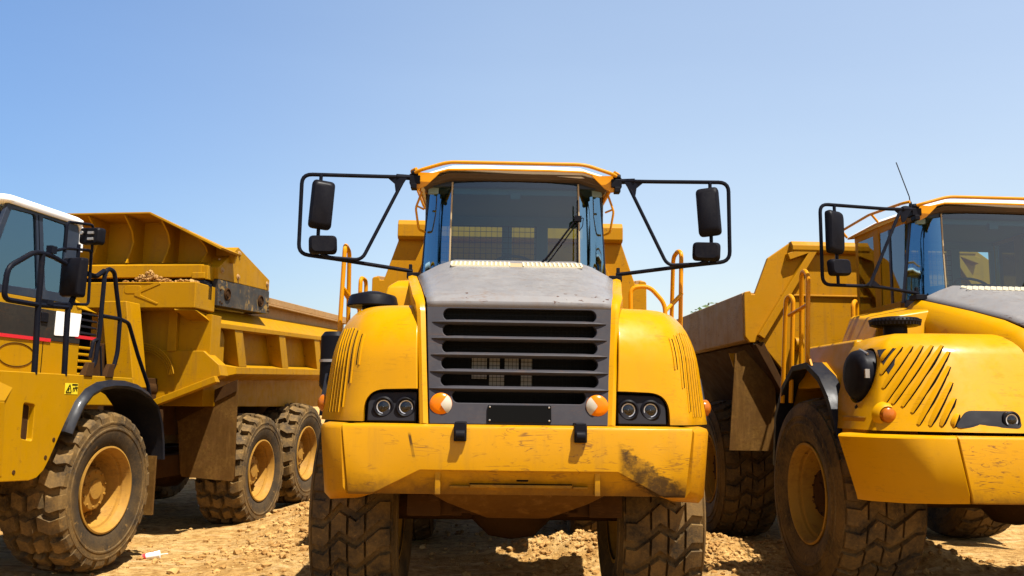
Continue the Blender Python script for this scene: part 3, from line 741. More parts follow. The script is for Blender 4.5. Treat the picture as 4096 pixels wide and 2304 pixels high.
bl = B().loops([[(-.62, -1.74, 1.20), (.64, -1.74, 1.20), (.64, -1.2, 1.2), (-.62, -1.2, 1.2)], [(-.50, -1.62, 1.12), (.52, -1.62, 1.12), (.52, -.9, 1.12), (-.50, -.9, 1.12)], [(-.22, -1.38, .99), (.25, -1.38, .99), (.25, -.7, .99), (-.22, -.7, .99)], [(-.14, -1.2, .965), (.18, -1.2, .965), (.18, -.7, .965), (-.14, -.7, .965)]])
bl.build('belly_plate', M['belly'], CT, .01)
ub = B()
for s in (-1, 1): ub.box(s * .70 - .13, s * .70 + .13, -1.25, -.9, .98, 1.15).box(s * .62 - .04, s * .62 + .04, -1.3, -.4, 1.1, 1.2)
loose(ub, 'suspension_bracket', M['frame_brown'], CT, bevel=.012)
# cab, mirrors, railings
cab(CT); wiper(CT)
mirror_arm(CT, -1, 'up'); mirror_arm(CT, 1, 'up')
def rails(parent, x, r=.021):
    b = B().tube([(x - .02, .0, 2.48), (x, .0, 3.29), (x - .01, .10, 3.325), (x - .01, .32, 3.30), (x - .015, .45, 2.48)], r, 10, .07)
    b.tube([(x - .008, .0, 2.88), (x - .012, .46, 2.83)], r * .8, 8); return b
rails(CT, -1.60).build('handrail', M['tube_yellow'], CT)
rails(CT, 1.585).build('handrail', M['tube_yellow'], CT)
B().tube([(-1.48, .25, 2.45), (-1.48, .25, 3.04), (-1.46, .48, 3.04), (-1.46, .5, 2.45)], .02, 10, .07).tube([(-1.60, .0, 2.90), (-1.48, .25, 2.72)], .017).build('handrail', M['tube_yellow'], CT)
B().tube([(1.06, -.25, 2.45), (1.06, -.25, 2.915), (1.23, -.25, 2.93), (1.375, -.25, 2.77), (1.375, -.25, 2.45)], .02, 10, .07).tube([(1.375, -.25, 2.70), (1.585, .0, 2.90)], .017).build('handrail', M['tube_yellow'], CT)
bed(CT, [(-1.36, 4.03), (-1.36, 3.79), (-1.52, 3.31), (-1.565, 3.31), (-1.58, 3.35), (-1.645, 3.345), (-1.66, 3.32), (-1.66, 2.75), (-1.60, 2.68), (-1.0, 2.0)], 1.66, [((-.98, 3.80), (-1.42, 2.75))], (1.36, 3.80, 4.04))
running_gear(CT, (4.1, 6.0), 1.3)
W1 = make_wheel('hex', .93, .71)
place_wheels(W1, CT, [(-1.31, 0, .93, .05), (1.23, 0, .93, .12), (-1.30, 4.1, .93, .5), (1.24, 4.1, .93, .9), (-1.30, 6.0, .93, 1.3), (1.24, 6.0, .93, 1.7)])

# ================================================================== RIGHT TRUCK
RT = empty('dump_truck', (5.213, 9.173, 0), (0, 0, R(3)))
tag(RT, 'yellow dump truck at the right with slanted air louvres and a thin radio aerial', 'dump truck', GROUP)
def fy(x, z):
    ax = abs(x); return -1.86 + .06 * ax * ax / 4 + .36 * max(0, (ax - 1.30) / .85) ** 2.0 + (z - 1.66) * .50
def fascia_row(z, inset):
    xo = 2.14 - (z - 1.66) * .28 - inset * .8
    xs = [-1, -.985, -.95, -.9, -.84, -.76, -.66, -.5, -.25, 0]; xs = xs + [-q for q in xs[-2::-1]]
    r = [(x * xo, fy(x * xo, z) + inset, z) for x in xs]
    return r + [(xo, -.55, z), (xo * .9, -.3, z), (-xo * .9, -.3, z), (-xo, -.55, z)]
zs2 = [(1.66, 0), (1.7, 0), (1.85, 0), (2.0, 0), (2.15, 0), (2.33, 0)]
for q in range(1, 9):
    a = q / 8 * math.pi / 2; zs2.append((2.33 + .21 * math.sin(a), .26 * (1 - math.cos(a))))
# notch for the filter can on each flank
nt = [B().lathe([(0, -.5), (.255, -.5), (.255, .42), (0, .42)], 'x', (s * 2.12, -.98, 2.15), 28) for s in (-1, 1)]
fa = B().loops([fascia_row(*z) for z in zs2]).build('fascia', M['yellow'], RT, angle=50, cuts=nt)
L6 = [((1215, 205), (1280, 122)), ((1200, 288), (1330, 116)), ((1197, 373), (1385, 114)), ((1192, 460), (1440, 113)), ((1228, 466), (1496, 113)), ((1272, 482), (1553, 113)), ((1312, 517), (1584, 150)), ((1330, 585), (1564, 241)), ((1385, 590), (1554, 336)), ((1442, 590), (1549, 430)), ((1502, 594), (1545, 521))]
lvx = lambda X, Y: (-2.0 + (X - 1190) * .00138 + (Y - 300) * -.00010, 1.70 + (594 - Y) * .00146)
for s in (-1, 1):
    X = (lambda b: b) if s < 0 else (lambda b: b.mirrored())
    dk, lip = B(), B()
    for p, q in L6:
        a, c = lvx(*p), lvx(*q); rows, rl = [], []
        for j in range(9):
            t = j / 8; x, z = a[0] + (c[0] - a[0]) * t, a[1] + (c[1] - a[1]) * t
            e = max(.08, math.sin(math.pi * min(1, max(0, t * .94 + .03)))) ** .5
            y = fy(x, z); d = .022 * e; ox, oz = .86, -.5
            rows.append([(x - ox * d, y - .006, z - oz * d), (x + ox * d, y - .006, z + oz * d), (x + ox * d, y + .02, z + oz * d), (x - ox * d, y + .02, z - oz * d)])
            w = .030 * e
            rl.append([(x - ox * .010 * e, y - .022 * e, z - oz * .010 * e), (x - ox * .022 * e, y - .024 * e, z - oz * .022 * e), (x - ox * w, y - .012 * e, z - oz * w), (x - ox * (w + .012), y + .01, z - oz * (w + .012)), (x - ox * .010 * e, y + .012, z - oz * .010 * e)])
        dk.loops(rows); lip.loops(rl)
    X(dk).build('louvre_gap', M['void'], fa); X(lip).build('louvre', M['yellow'], fa, angle=50)
    def patch(poly, dy=-.004, th=.012, n=6):
        """flat shape laid on the curved front"""
        b = B(); k = len(poly)
        c = Vector((sum(p[0] for p in poly) / k, sum(p[1] for p in poly) / k)); v = []; f = []
        for m_ in range(n + 1):
            for p in poly:
                q = c.lerp(Vector(p), m_ / n); v.append((q.x, fy(q.x, q.y) + dy, q.y))
        for m_ in range(n):
            for i in range(k): f.append((m_ * k + i, m_ * k + (i + 1) % k, (m_ + 1) * k + (i + 1) % k, (m_ + 1) * k + i))
        o = len(v); v += [(p[0], fy(*p) + dy + th, p[1]) for p in poly]
        f += [(n * k + i, n * k + (i + 1) % k, o + (i + 1) % k, o + i) for i in range(k)]
        return b.add(v, f)
    tri = [tuple(q) for q in fillet([(-1.97, 2.375), (-1.92, 2.38), (-1.87, 2.385), (-1.825, 2.385), (-1.88, 2.25), (-1.905, 2.13), (-1.94, 2.14), (-1.965, 2.27)], .01, 2, True)]
    X(patch(tri)).build('badge_panel', M['lamp_grey'], fa)
    st = [tuple(q) for q in fillet([(-1.60, 1.695), (-1.05, 1.70), (-1.05, 1.84), (-1.47, 1.84)], .05, 4, True)]
    X(patch(st)).build('lamp_strip', M['lamp_grey'], fa)
    hl = X(B().lathe([(.072, .03), (.075, -.02), (.062, -.028), (.054, -.02), (.054, .03)], 'y', (-1.13, fy(-1.13, 1.765), 1.765), 26)).build('headlight', M['black'], RT)
    X(B().lathe([(.053, .0), (.04, .02), (.02, .03), (0, .03)], 'y', (-1.13, fy(-1.13, 1.765), 1.765), 22).lathe([(.056, -.012), (.052, -.02), (.043, -.018), (.040, .0)], 'y', (-1.13, fy(-1.13, 1.765), 1.765), 26)).build('reflector', M['chrome'], hl)
    X(B().lathe([(.0, -.024), (.03, -.022), (.053, -.01)], 'y', (-1.13, fy(-1.13, 1.765), 1.765), 22)).build('lens', M['lens'], hl)
    X(B().lathe([(0, -.05), (.04, -.046), (.062, -.03), (.068, .0), (.068, .04)], 'y', (-2.02, fy(-2.02, 1.79) + .0, 1.79), 24)).build('indicator', M['orange_old'], RT)
    X(B().lathe([(.068, .04), (.078, .0), (.10, .02), (.12, .06)], 'y', (-2.02, fy(-2.02, 1.79) + .0, 1.79), 24)).build('indicator_rim', M['yellow'], fa)
    # filter can
    fcn = X(B().lathe([(0, -.06), (.13, -.06), (.195, -.05), (.225, -.025), (.235, .01), (.235, .12), (.2, .16), (0, .16)], 'x', (-2.055, -.98, 2.15), 32)).build('air_filter', M['black'], RT)
    X(B().box(-2.09, -2.05, -1.225, -1.20, 2.12, 2.20).tube([(-2.02, -.98, 2.39), (-2.02, -1.14, 2.34)], .012, 8)).build('filter_latch', M['steel'], fcn)
    X(B().lathe([(.10, 1.62), (.13, 1.64), (.13, 1.86), (.10, 1.92)], 'z', (-1.96, -1.0, 0), 20)).build('dust_bowl', M['black'], RT)
    # side of the engine bay, step deck, box
    X(B().hexa([(-1.98, -.62, 2.05), (-1.45, -.62, 2.05), (-1.45, .6, 2.05), (-2.02, .6, 2.05), (-1.86, -.55, 2.52), (-1.45, -.55, 2.53), (-1.45, .6, 2.53), (-1.88, .6, 2.52)])).build('side_box', M['yellow'], RT, .03, 3)
    X(B().hexa([(-1.60, -.42, 2.53), (-.95, -.42, 2.53), (-.95, .35, 2.53), (-1.62, .35, 2.53), (-1.52, -.36, 2.76), (-.95, -.36, 2.86), (-.95, .35, 2.96), (-1.50, .35, 2.84)])).build('cowl_box', M['yellow'], RT, .03, 3)
    ar = [(-.78, 1.42), (-.66, 1.73), (-.54, 1.95), (-.34, 2.15), (-.02, 2.30), (.36, 2.28), (.68, 2.07), (.92, 1.75), (1.02, 1.2)]
    rows = []
    for i, (y, z) in enumerate(ar):
        a, c = Vector(ar[max(0, i - 1)]), Vector(ar[min(len(ar) - 1, i + 1)]); t = (c - a).normalized(); n_ = Vector((-t.y, t.x))
        rows.append([(-2.16, y - n_.x * .05, z - n_.y * .05), (-2.16, y + n_.x * .015, z + n_.y * .015), (-1.98, y + n_.x * .02, z + n_.y * .02), (-1.98, y - n_.x * .02, z - n_.y * .02)])
    X(B().loops(rows)).build('wheel_arch', M['rubber_arch'], RT, .006)
    rows = [[(-2.0, y + .015, z + .02), (-1.35, y + .015, z + .02), (-1.35, y + .03, z - .02), (-2.0, y + .03, z - .02)] for y, z in ar]
    X(B().loops(rows)).build('mudguard', M['yellow_old'], RT, .004)
    X(B().box(-2.12, -1.70, -1.25, -.75, 1.60, 1.78)).build('bumper_mount', M['yellow_old'], RT, .02)
    # bumper end, angled back
    e = B(); rows = []
    for x, y, bx, zb in ((-1.655, -1.88, .10, 1.085), (-1.85, -1.80, .11, 1.075), (-2.1, -1.62, .13, 1.06), (-2.30, -1.36, .16, 1.05), (-2.36, -1.22, .17, 1.05)):
        rows.append([(x + bx, y + .03, zb), (x + bx * .85, y, zb + .06), (x, y, 1.60), (x + .01, y + .012, 1.618), (x + .05, y + .035, 1.63), (x + .2, y + .2, 1.63), (x + .28, y + .2, zb)])
    X(e.loops(rows)).build('bumper_end', M['yellow'], RT, angle=45)
    rl = B().tube([(-2.13, .0, 2.28), (-2.10, -.02, 3.22), (-2.10, .06, 3.30), (-2.10, .16, 3.28), (-2.08, .24, 2.9), (-2.08, .30, 2.3)], .024, 10, .05)
    rl.tube([(-2.14, .72, 1.9), (-2.12, .58, 3.04), (-2.10, .52, 3.09), (-2.09, .44, 3.04), (-2.12, .52, 1.9)], .024, 10, .05)
    rl.tube([(-2.10, -.02, 2.93), (-2.12, .50, 2.86)], .02, 8)
    rl.prism([(-.03, 2.28), (-.03, 2.42), (-.12, 2.28)], 'x', -2.14, -2.12)
    X(rl).build('handrail', M['tube_yellow'], RT)
    X(B().tube([(-1.40, .5, 2.5), (-1.39, .5, 3.0), (-1.34, .55, 3.05), (-1.30, .6, 3.0), (-1.30, .62, 2.5)], .024, 10, .04)).build('handrail', M['tube_yellow'], RT)
    fl = B().prism([(-2.13, 2.55), (-2.0, 2.60), (-1.60, 2.15), (-1.60, 1.46), (-1.68, 1.29), (-2.23, 1.29)], 'y', 2.42, 2.45)
    fl.warp(lambda v: (v.x, v.y + .02 * math.sin(v.z * 4 + v.x * 5), v.z))
    X(fl).build('mud_flap', M['mudflap'], RT)
b = B(); rows = []
for x in (-1, -.5, 0, .5, 1):
    y = -1.93 + .045 * x * x
    rows.append([(x * 1.545, y + .01, 1.085), (x * 1.555, y, 1.14), (x * 1.64, y, 1.60), (x * 1.642, y + .012, 1.622), (x * 1.645, y + .04, 1.632), (x * 1.645, -1.4, 1.632), (x * 1.545, -1.4, 1.085)])
M['bumper_right'] = paint('scraped lower bumper', (.415, .193, .0), .3, .9, .42, low=(1.04, 1.22, .3, .7))
b.loops(rows); b.build('bumper', M['bumper_right'], RT, .012, 3)
# hood: grey centre between yellow shoulders
hr2 = [hood_row(-1.75, 2.10, 2.12, .62, .4), hood_row(-1.60, 2.42, 2.46, .66, .45), hood_row(-1.45, 2.58, 2.64, .69, .5), hood_row(-1.2, 2.68, 2.78, .73, .52), hood_row(-.8, 2.80, 2.92, .80, .55), hood_row(-.4, 2.91, 3.05, .87, .58), hood_row(-.12, 2.985, 3.14, .915, .60), hood_row(-.06, 3.0, 3.15, .92, .60), hood_row(-.04, 2.9, 3.08, .92, .6)]
h2 = B().loops(hr2, closed=False, caps=False).build('hood', M['hood_grey'], RT, angle=18)
md = h2.modifiers.new('s', 'SOLIDIFY'); md.thickness = .02; md.offset = -1
vm = B()
for k in range(18):
    for j in range(4):
        x = -.55 + k * .064 + (j % 2) * .032; y = -.34 + j * .05
        z = 3.05 + (y + .4) * .32 + .006
        vm.tube([(x + .026 * math.cos(a), y + .02 * math.sin(a), z + .007 * math.sin(a)) for a in (q * math.pi / 3 for q in range(6))], .005, 4, closed=True)
vm.build('hood_vent', M['cream'], h2)
for s in (-1, 1):
    X = (lambda b: b) if s < 0 else (lambda b: b.mirrored())
    rows = []
    for (a, y, z, o) in ((.63, -1.70, 2.12, .14), (.67, -1.57, 2.40, .16), (.70, -1.42, 2.565, .19), (.735, -1.18, 2.67, .22), (.805, -.8, 2.79, .22), (.875, -.4, 2.90, .20), (.925, -.06, 2.99, .16)):
        rows.append([(-a, y, z), (-a - .03, y + .005, z + .004), (-a - o * .6, y + .03, z - .05), (-a - o, y + .10, z - .16), (-a - o - .03, y + .2, z - .45), (-a, y + .2, z - .45)])
    X(B().loops(rows)).build('hood_side', M['yellow'], RT, angle=50)
pc = B().lathe([(0, 2.745), (.10, 2.742), (.215, 2.725), (.235, 2.705), (.24, 2.69), (.225, 2.655), (.2, 2.645), (.11, 2.64), (.11, 2.5)], 'z', (-1.49, -.62, 0), 40)
pco = pc.build('air_intake_cap', M['black'], RT)
pr = B()
for k in range(40):
    a = k * math.pi / 20; pr.beam((-1.49 + .236 * math.cos(a), -.62 + .236 * math.sin(a), 2.712), (-1.49 + .225 * math.cos(a), -.62 + .225 * math.sin(a), 2.655), .012, .012)
pr.build('cap_rib', M['lamp_grey'], pco)
cab(RT, True); wiper(RT)
mirror_arm(RT, -1, 'down'); mirror_arm(RT, 1, 'down')
B().tube([(-.90, .08, 4.04), (-.90, .10, 4.14), (-.925, .30, 4.58)], .006, 6).lathe([(.02, 3.98), (.02, 4.04), (.01, 4.08), (0, 4.08)], 'z', (-.90, .08, 0), 10).build('radio_aerial', M['black'], RT)
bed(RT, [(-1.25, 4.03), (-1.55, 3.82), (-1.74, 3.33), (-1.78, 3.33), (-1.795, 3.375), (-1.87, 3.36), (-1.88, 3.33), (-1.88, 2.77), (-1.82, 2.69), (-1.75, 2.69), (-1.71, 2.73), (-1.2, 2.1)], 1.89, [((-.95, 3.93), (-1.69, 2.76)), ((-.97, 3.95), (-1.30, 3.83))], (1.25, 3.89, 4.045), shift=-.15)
running_gear(RT, (3.95, 5.9), 1.75, .98)
W2 = make_wheel('hex', .98, .84, .50)
place_wheels(W2, RT, [(-1.80, 0, .985, .1), (1.80, 0, .985, .3), (-1.72, 3.95, .97, .2), (1.72, 3.95, .97, .4), (-1.72, 5.9, .97, .7), (1.72, 5.9, .97, .8)])

# ================================================================== LEFT TRUCK   (x measured from its own centre line, outer tyre wall at 1.72)
LT = empty('dump_truck', (-6.366, 10.606, 0), (0, 0, R(-8.1)))
tag(LT, 'yellow dump truck at the left with white cab roof and black tube railings', 'dump truck', GROUP)
cy, cb_ = M['cat_yellow'], M['cat_bed']
# front fender with its wheel opening
fp = [(-2.9, 1.05), (-1.95, 1.03), (-1.32, 1.0), (-1.21, 1.02), (-1.11, 1.09), (-1.04, 1.19), (-.90, 1.44), (-.82, 1.58), (-.66, 1.82), (-.42, 1.97), (-.1, 2.02), (.40, 2.02), (.40, 2.10), (-2.9, 2.10)]
for s in (1, -1):
    X = (lambda b: b) if s > 0 else (lambda b: b.mirrored())
    rec = X(B().prism([tuple(q) for q in fillet([(-1.50, 1.43), (-1.33, 1.40), (-1.33, 1.77), (-1.50, 1.79)], .03, 4, True)], 'x', 1.60, 1.9))
    ft = X(B().prism(fp, 'x', .70, 1.665)).build('fender', cy, LT, .03, 3, cuts=[rec])
    B_ = X(B().prism([tuple(q) for q in fillet([(-1.49, 1.44), (-1.34, 1.41), (-1.34, 1.76), (-1.49, 1.78)], .03, 4, True)], 'x', 1.60, 1.606)); B_.build('step_recess', M['frame_brown'], ft)
    X(B().hexa([(1.60, -2.9, 1.07), (1.70, -2.9, 1.07), (1.67, -1.72, 1.07), (1.60, -1.72, 1.07), (1.60, -2.9, 1.8), (1.74, -2.9, 1.8), (1.69, -1.80, 1.80), (1.60, -1.80, 1.8)]).hexa([(1.60, -2.9, 1.8), (1.74, -2.9, 1.8), (1.69, -1.80, 1.80), (1.60, -1.80, 1.8), (1.60, -2.9, 2.07), (1.62, -2.9, 2.07), (1.64, -1.54, 2.07), (1.60, -1.54, 2.07)])).build('front_bulge', cy, ft, .02, 3)
    bo = B()
    for y, z in ((-.99, 1.40), (-1.10, 1.22), (-1.56, 1.10)): bo.lathe([(0, 1.67), (.02, 1.67), (.026, 1.664)], 'x', (0, y, z), 14)
    loose(X(bo), 'fender_plug', M['frame_brown'], ft)
    ar = [(-.86, 1.48), (-.79, 1.62), (-.68, 1.80), (-.52, 1.94), (-.32, 2.02), (-.08, 2.05), (.18, 2.05), (.46, 2.01), (.72, 1.92), (.92, 1.77), (1.05, 1.55), (1.12, 1.3), (1.15, 1.08)]
    rows = []
    for i, (y, z) in enumerate(ar):
        a, c = Vector(ar[max(0, i - 1)]), Vector(ar[min(len(ar) - 1, i + 1)]); t = (c - a).normalized(); n_ = Vector((-t.y, t.x))
        e = .085 if i < 9 else .05
        rows.append([(1.12, y, z), (1.12, y - n_.x * .03, z - n_.y * .03), (1.74, y - n_.x * e, z - n_.y * e), (1.755, y - n_.x * e * .6, z - n_.y * e * .6), (1.70, y + n_.x * .012, z + n_.y * .012)])
    X(B().loops(rows)).build('wheel_arch', M['rubber_arch'], LT, angle=50)
    X(B().box(1.1, 1.68, 1.02, 1.06, .38, 1.12)).build('mud_flap', M['mudflap'], LT)
# deck between the fenders, chassis
B().box(-.72, .72, -2.9, 1.2, 1.5, 2.095).box(-.9, .9, .4, 1.3, 1.75, 2.09).build('deck', cy, LT, .02)
dz = B()
for s in (-1, 1):
    dz.box(s * .62 - .12, s * .62 + .12, -2.5, 8.4, .68, 1.0).box(s * .6 - .2, s * .6 + .2, .5, 2.4, 1.0, 1.6).box(s * .55 - .1, s * .55 + .1, 2.3, 8.5, 1.3, 1.75)
dz.tube([(0, .5, 1.0), (0, 2.8, 1.0)], .25, 16).box(-.5, .5, -1.2, 1.2, 1.0, 1.6).box(.78, 1.0, 1.85, 2.35, 1.32, 1.7)
dz.build('chassis', M['frame_brown'], LT, .01)
for y, z in ((0, .79), (4.30, .70), (6.30, .88)):
    B().lathe([(0, -1.2), (.14, -1.2), (.14, -.35), (.28, -.2), (.3, 0), (.28, .2), (.14, .35), (.14, 1.2), (0, 1.2)], 'x', (0, y, z), 18).build('axle', M['frame_brown'], LT)
# engine and cab side panels
S = .77
B().box(-S, S, -.86, .62, 2.08, 3.02).box(-S, S, -2.9, -.86, 2.08, 2.95).build('body_side', cy, LT, .02)
pn = B().box(-S - .01, S + .01, -2.85, .60, 2.53, 2.90); pnl = pn.build('black_band', M['band_black'], LT, .004)
B().box(-S - .014, S + .014, -2.85, .04, 2.515, 2.555).box(S, S + .014, .50, .93, 2.60, 2.64).build('red_stripe', M['red'], LT)
wd = B().prism([tuple(q) for q in fillet([(.09, 2.60), (.56, 2.62), (.585, 2.91), (.10, 2.90)], .02, 3, True)], 'x', S + .012, S + .018); wd.build('white_panel', M['white_decal'], LT)
B().tube([(S + .004, -.52 + .30 * math.cos(a), 2.33 + .135 * math.sin(a)) for a in (q * math.pi / 18 for q in range(36))], .005, 5, closed=True).build('oval_line', M['frame_brown'], LT)
B().box(S - .01, S + .006, -.085, -.078, 2.1, 2.53).build('panel_joint', M['void'], LT)
B().box(S, S + .03, -.17, -.05, 2.74, 2.86).build('door_handle', M['black'], LT, .01)
# vents behind the panel
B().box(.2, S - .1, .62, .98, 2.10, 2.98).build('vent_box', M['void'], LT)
v1, v2 = B(), B()
for k in range(4): v1.hexa([(S - .12, .62, 2.66 + k * .085), (S, .62, 2.66 + k * .085), (S + .01, .95, 2.66 + k * .085), (S - .12, .95, 2.66 + k * .085), (S - .12, .62, 2.70 + k * .085), (S - .02, .62, 2.70 + k * .085), (S, .95, 2.685 + k * .085), (S - .12, .95, 2.685 + k * .085)])
for k in range(5): v2.box(S - .12, S, .62, .90, 2.13 + k * .085, 2.165 + k * .085)
v1.build('vent_slat', M['black'], LT, .01); v2.build('lower_vent_slat', cy, LT, .01)
B().hexa([(.3, .5, 2.98), (S + .02, .5, 2.98), (S - .02, 1.0, 2.96), (.3, 1.0, 2.96), (.3, .45, 3.06), (S, .45, 3.10), (S - .10, .96, 3.0), (.3, .96, 3.0)]).build('vent_hood', cy, LT, .02)
# cab
out = [(-1.24, 3.0), (.45, 3.02), (.44, 3.9), (.40, 4.02), (.30, 4.06), (-.78, 4.07), (-.86, 4.03)]
w1 = [(-1.10, 3.09), (-.24, 3.12), (-.395, 3.99), (-.80, 3.975)]
w2 = [(-.115, 3.13), (.19, 3.13), (.19, 3.985), (-.27, 3.995)]
rd = lambda p, r=.04: [tuple(q) for q in fillet(p, r, 4, True)]
for s in (1, -1):
    sd = B().prism(out, 'x', s * (S - .05), s * S).build('cab_side', M['navy'], LT, .006, cuts=[B().prism(rd(w1), 'x', s * .6, s * .9), B().prism(rd(w2), 'x', s * .6, s * .9)])
    B().prism(rd(w1), 'x', s * (S - .028), s * (S - .022)).prism(rd(w2), 'x', s * (S - .028), s * (S - .022)).build('side_window', M['glass_left'], LT, smooth=False)
    B().box(s * S - .004, s * S + .004, -.33, -.322, 3.3, 4.0).warp(lambda v: (v.x, v.y - (v.z - 3.5) * .165 + .06, v.z)).build('door_joint', M['void'], sd)
B().hexa([(-.72, -1.22, 3.02), (.72, -1.22, 3.02), (.72, -1.20, 3.02), (-.72, -1.20, 3.02), (-.72, -.84, 4.0), (.72, -.84, 4.0), (.72, -.82, 4.0), (-.72, -.82, 4.0)]).build('windscreen', M['glass'], LT, smooth=False)
B().box(-.72, .72, .40, .44, 3.02, 3.12).box(-.72, .72, .40, .44, 3.94, 4.02).box(-.72, -.66, .40, .44, 3.12, 3.94).box(.66, .72, .40, .44, 3.12, 3.94).box(-.72, .72, -1.2, .4, 3.0, 3.05).build('cab_back', M['navy'], LT)
gb = B().box(-.70, .70, .50, .52, 3.72, 3.76).box(-.70, .70, .50, .52, 3.36, 3.39)
for k in range(18): gb.box(-.70 + k * .08, -.655 + k * .08, .50, .52, 3.39, 3.72)
gb.build('window_guard', M['white'], LT)
rbox(0, .2, 3.3, .5, .12, .6, .08).box(-.25, .25, -.3, .15, 3.0, 3.12).build('seat', M['inside_dark'], LT, .02)
rf = B(); rows = []
for z, i in ((4.03, -.03), (4.06, -.045), (4.10, -.04), (4.13, 0), (4.15, .08), (4.155, .25)):
    p = fillet([(-S + i, -.90 + i), (S - i, -.90 + i), (S - i, .47 - i), (-S + i, .47 - i)], .12, 5, True)
    rows.append([(q[0], q[1], z) for q in p])
rf.loops(rows); rfo = rf.build('roof', M['white'], LT, angle=60)
B().tube([(S - .01, .40, 4.06), (S + .0, .47, 4.0), (S - .005, .48, 3.7)], .03, 10, .05).build('roof_corner', M['white'], LT)
# warning label
lb = B().box(1.662, 1.668, -.875, -.655, 1.885, 2.005).build('warning_label', M['label_yellow'], LT)
q = B(); x = 1.671
for a, c in (((-.86, 1.905), (-.80, 1.99)), ((-.80, 1.99), (-.77, 1.905)), ((-.86, 1.905), (-.77, 1.905)), ((-.825, 1.92), (-.805, 1.95)), ((-.74, 1.91), (-.74, 1.955)), ((-.74, 1.955), (-.70, 1.955)), ((-.70, 1.97), (-.67, 1.92)), ((-.72, 1.92), (-.71, 1.94)), ((-.66, 1.96), (-.70, 1.96))):
    q.beam((x, *a), (x, *c), .009, .004, (1, 0, 0))
q.box(1.668, 1.671, -.76, -.665, 1.982, 1.998)
q.build('warning_symbol', M['void'], lb)
# railings and mirrors
xr = 1.64
P = lambda L: [(xr, y, z) for y, z in L]
rl = B()
rl.tube(P([(-1.35, 2.08), (-1.38, 2.8), (-1.385, 3.34)]), .030, 10)
rl.tube(P([(-.87, 2.08), (-.89, 2.5), (-.90, 2.86)]), .030, 10)
rl.tube(P([(-1.0, 3.30), (-1.25, 3.345), (-1.50, 3.345), (-1.87, 3.12), (-1.89, 2.80), (-1.38, 2.80), (-.89, 2.83)]), .027, 10, .09)
rl.build('front_railing', M['black_tube'], LT)
ma = B()
ma.tube(P([(-1.22, 3.40), (-1.0, 3.47), (-.57, 3.52), (-.55, 2.90), (-1.24, 2.835)]), .017, 8, .05)
ma.tube(P([(-1.03, 3.42), (-1.03, 3.76), (-.57, 3.82), (-.56, 3.5)]), .016, 8, .06)
ma.tube([(xr, -.80, 3.55), (xr, -.80, 3.38)], .02, 8).tube([(xr, -.80, 3.0), (xr, -.88, 2.82)], .03, 8)
ma.tube([(xr, -.30, 3.33), (xr - .02, -.42, 3.24), (xr - .05, -.55, 3.26)], .03, 8, .04)
ma.box(xr - .04, xr + .03, -1.28, -1.20, 3.37, 3.45).box(xr - .04, xr + .03, -1.28, -1.18, 2.82, 2.87)
ma.build('mirror_arm', M['black_tube'], LT)
def hous2(cx, y, cz, sx, sz, rot):
    h = B(); rows = []
    for d, k in ((-.06, .86), (-.045, .96), (-.02, 1.0), (.04, 1.0)):
        p = fillet([(-sx / 2 * k, -sz / 2 * k), (sx / 2 * k, -sz / 2 * k), (sx / 2 * k, sz / 2 * k), (-sx / 2 * k, sz / 2 * k)], .04, 5, True)
        rows.append([(q_[0], d, q_[1]) for q_ in p])
    Mr = Matrix.Rotation(R(rot), 3, 'Z') @ Matrix.Rotation(R(2), 3, 'Y')
    return h.loops(rows).warp(lambda v: Mr @ v + Vector((cx, y, cz)))
hous2(xr, -.84, 3.17, .30, .44, -14).build('mirror', M['black'], LT)
wm = hous2(xr + .02, -.60, 3.68, .29, .19, -10).build('wide_mirror', M['black'], LT)
k = B().box(xr + .02, xr + .09, -.70, -.675, 3.69, 3.72).box(xr + .02, xr + .09, -.70, -.675, 3.62, 3.65).lathe([(0, -.68), (.022, -.68), (.022, -.66)], 'y', (xr - .07, 0, 3.71), 12)
loose(k, 'mirror_clamp', M['steel'], wm, bevel=.003)
rr = B()
rr.tube(P([(-.50, 2.10), (-.34, 2.24), (-.30, 2.6), (-.285, 3.30), (-.22, 3.37), (-.10, 3.35), (-.02, 3.1), (.085, 2.80), (.085, 2.40), (.03, 2.22), (-.09, 2.10)]), .026, 10, .06)
rr.tube(P([(-.27, 2.80), (.08, 2.80), (.27, 2.77), (.52, 2.39), (.80, 2.02), (.88, 1.82)]), .024, 10, .05)
rr.tube(P([(-.44, 2.3), (-.40, 2.5), (-.33, 2.52)]), .02, 8, .04).tube(P([(-.26, 2.45), (-.2, 2.1)]), .012, 6)
rr.build('rear_railing', M['black_tube'], LT)
for y in (-.49, -.09):
    B().hexa([(xr - .04, y - .08, 2.09), (xr + .04, y - .08, 2.09), (xr + .04, y + .07, 2.09), (xr - .04, y + .07, 2.09), (xr - .025, y + .0, 2.25), (xr + .025, y + .0, 2.25), (xr + .025, y + .11, 2.25), (xr - .025, y + .11, 2.25)]).build('railing_foot', M['frame_brown'], LT, .008)
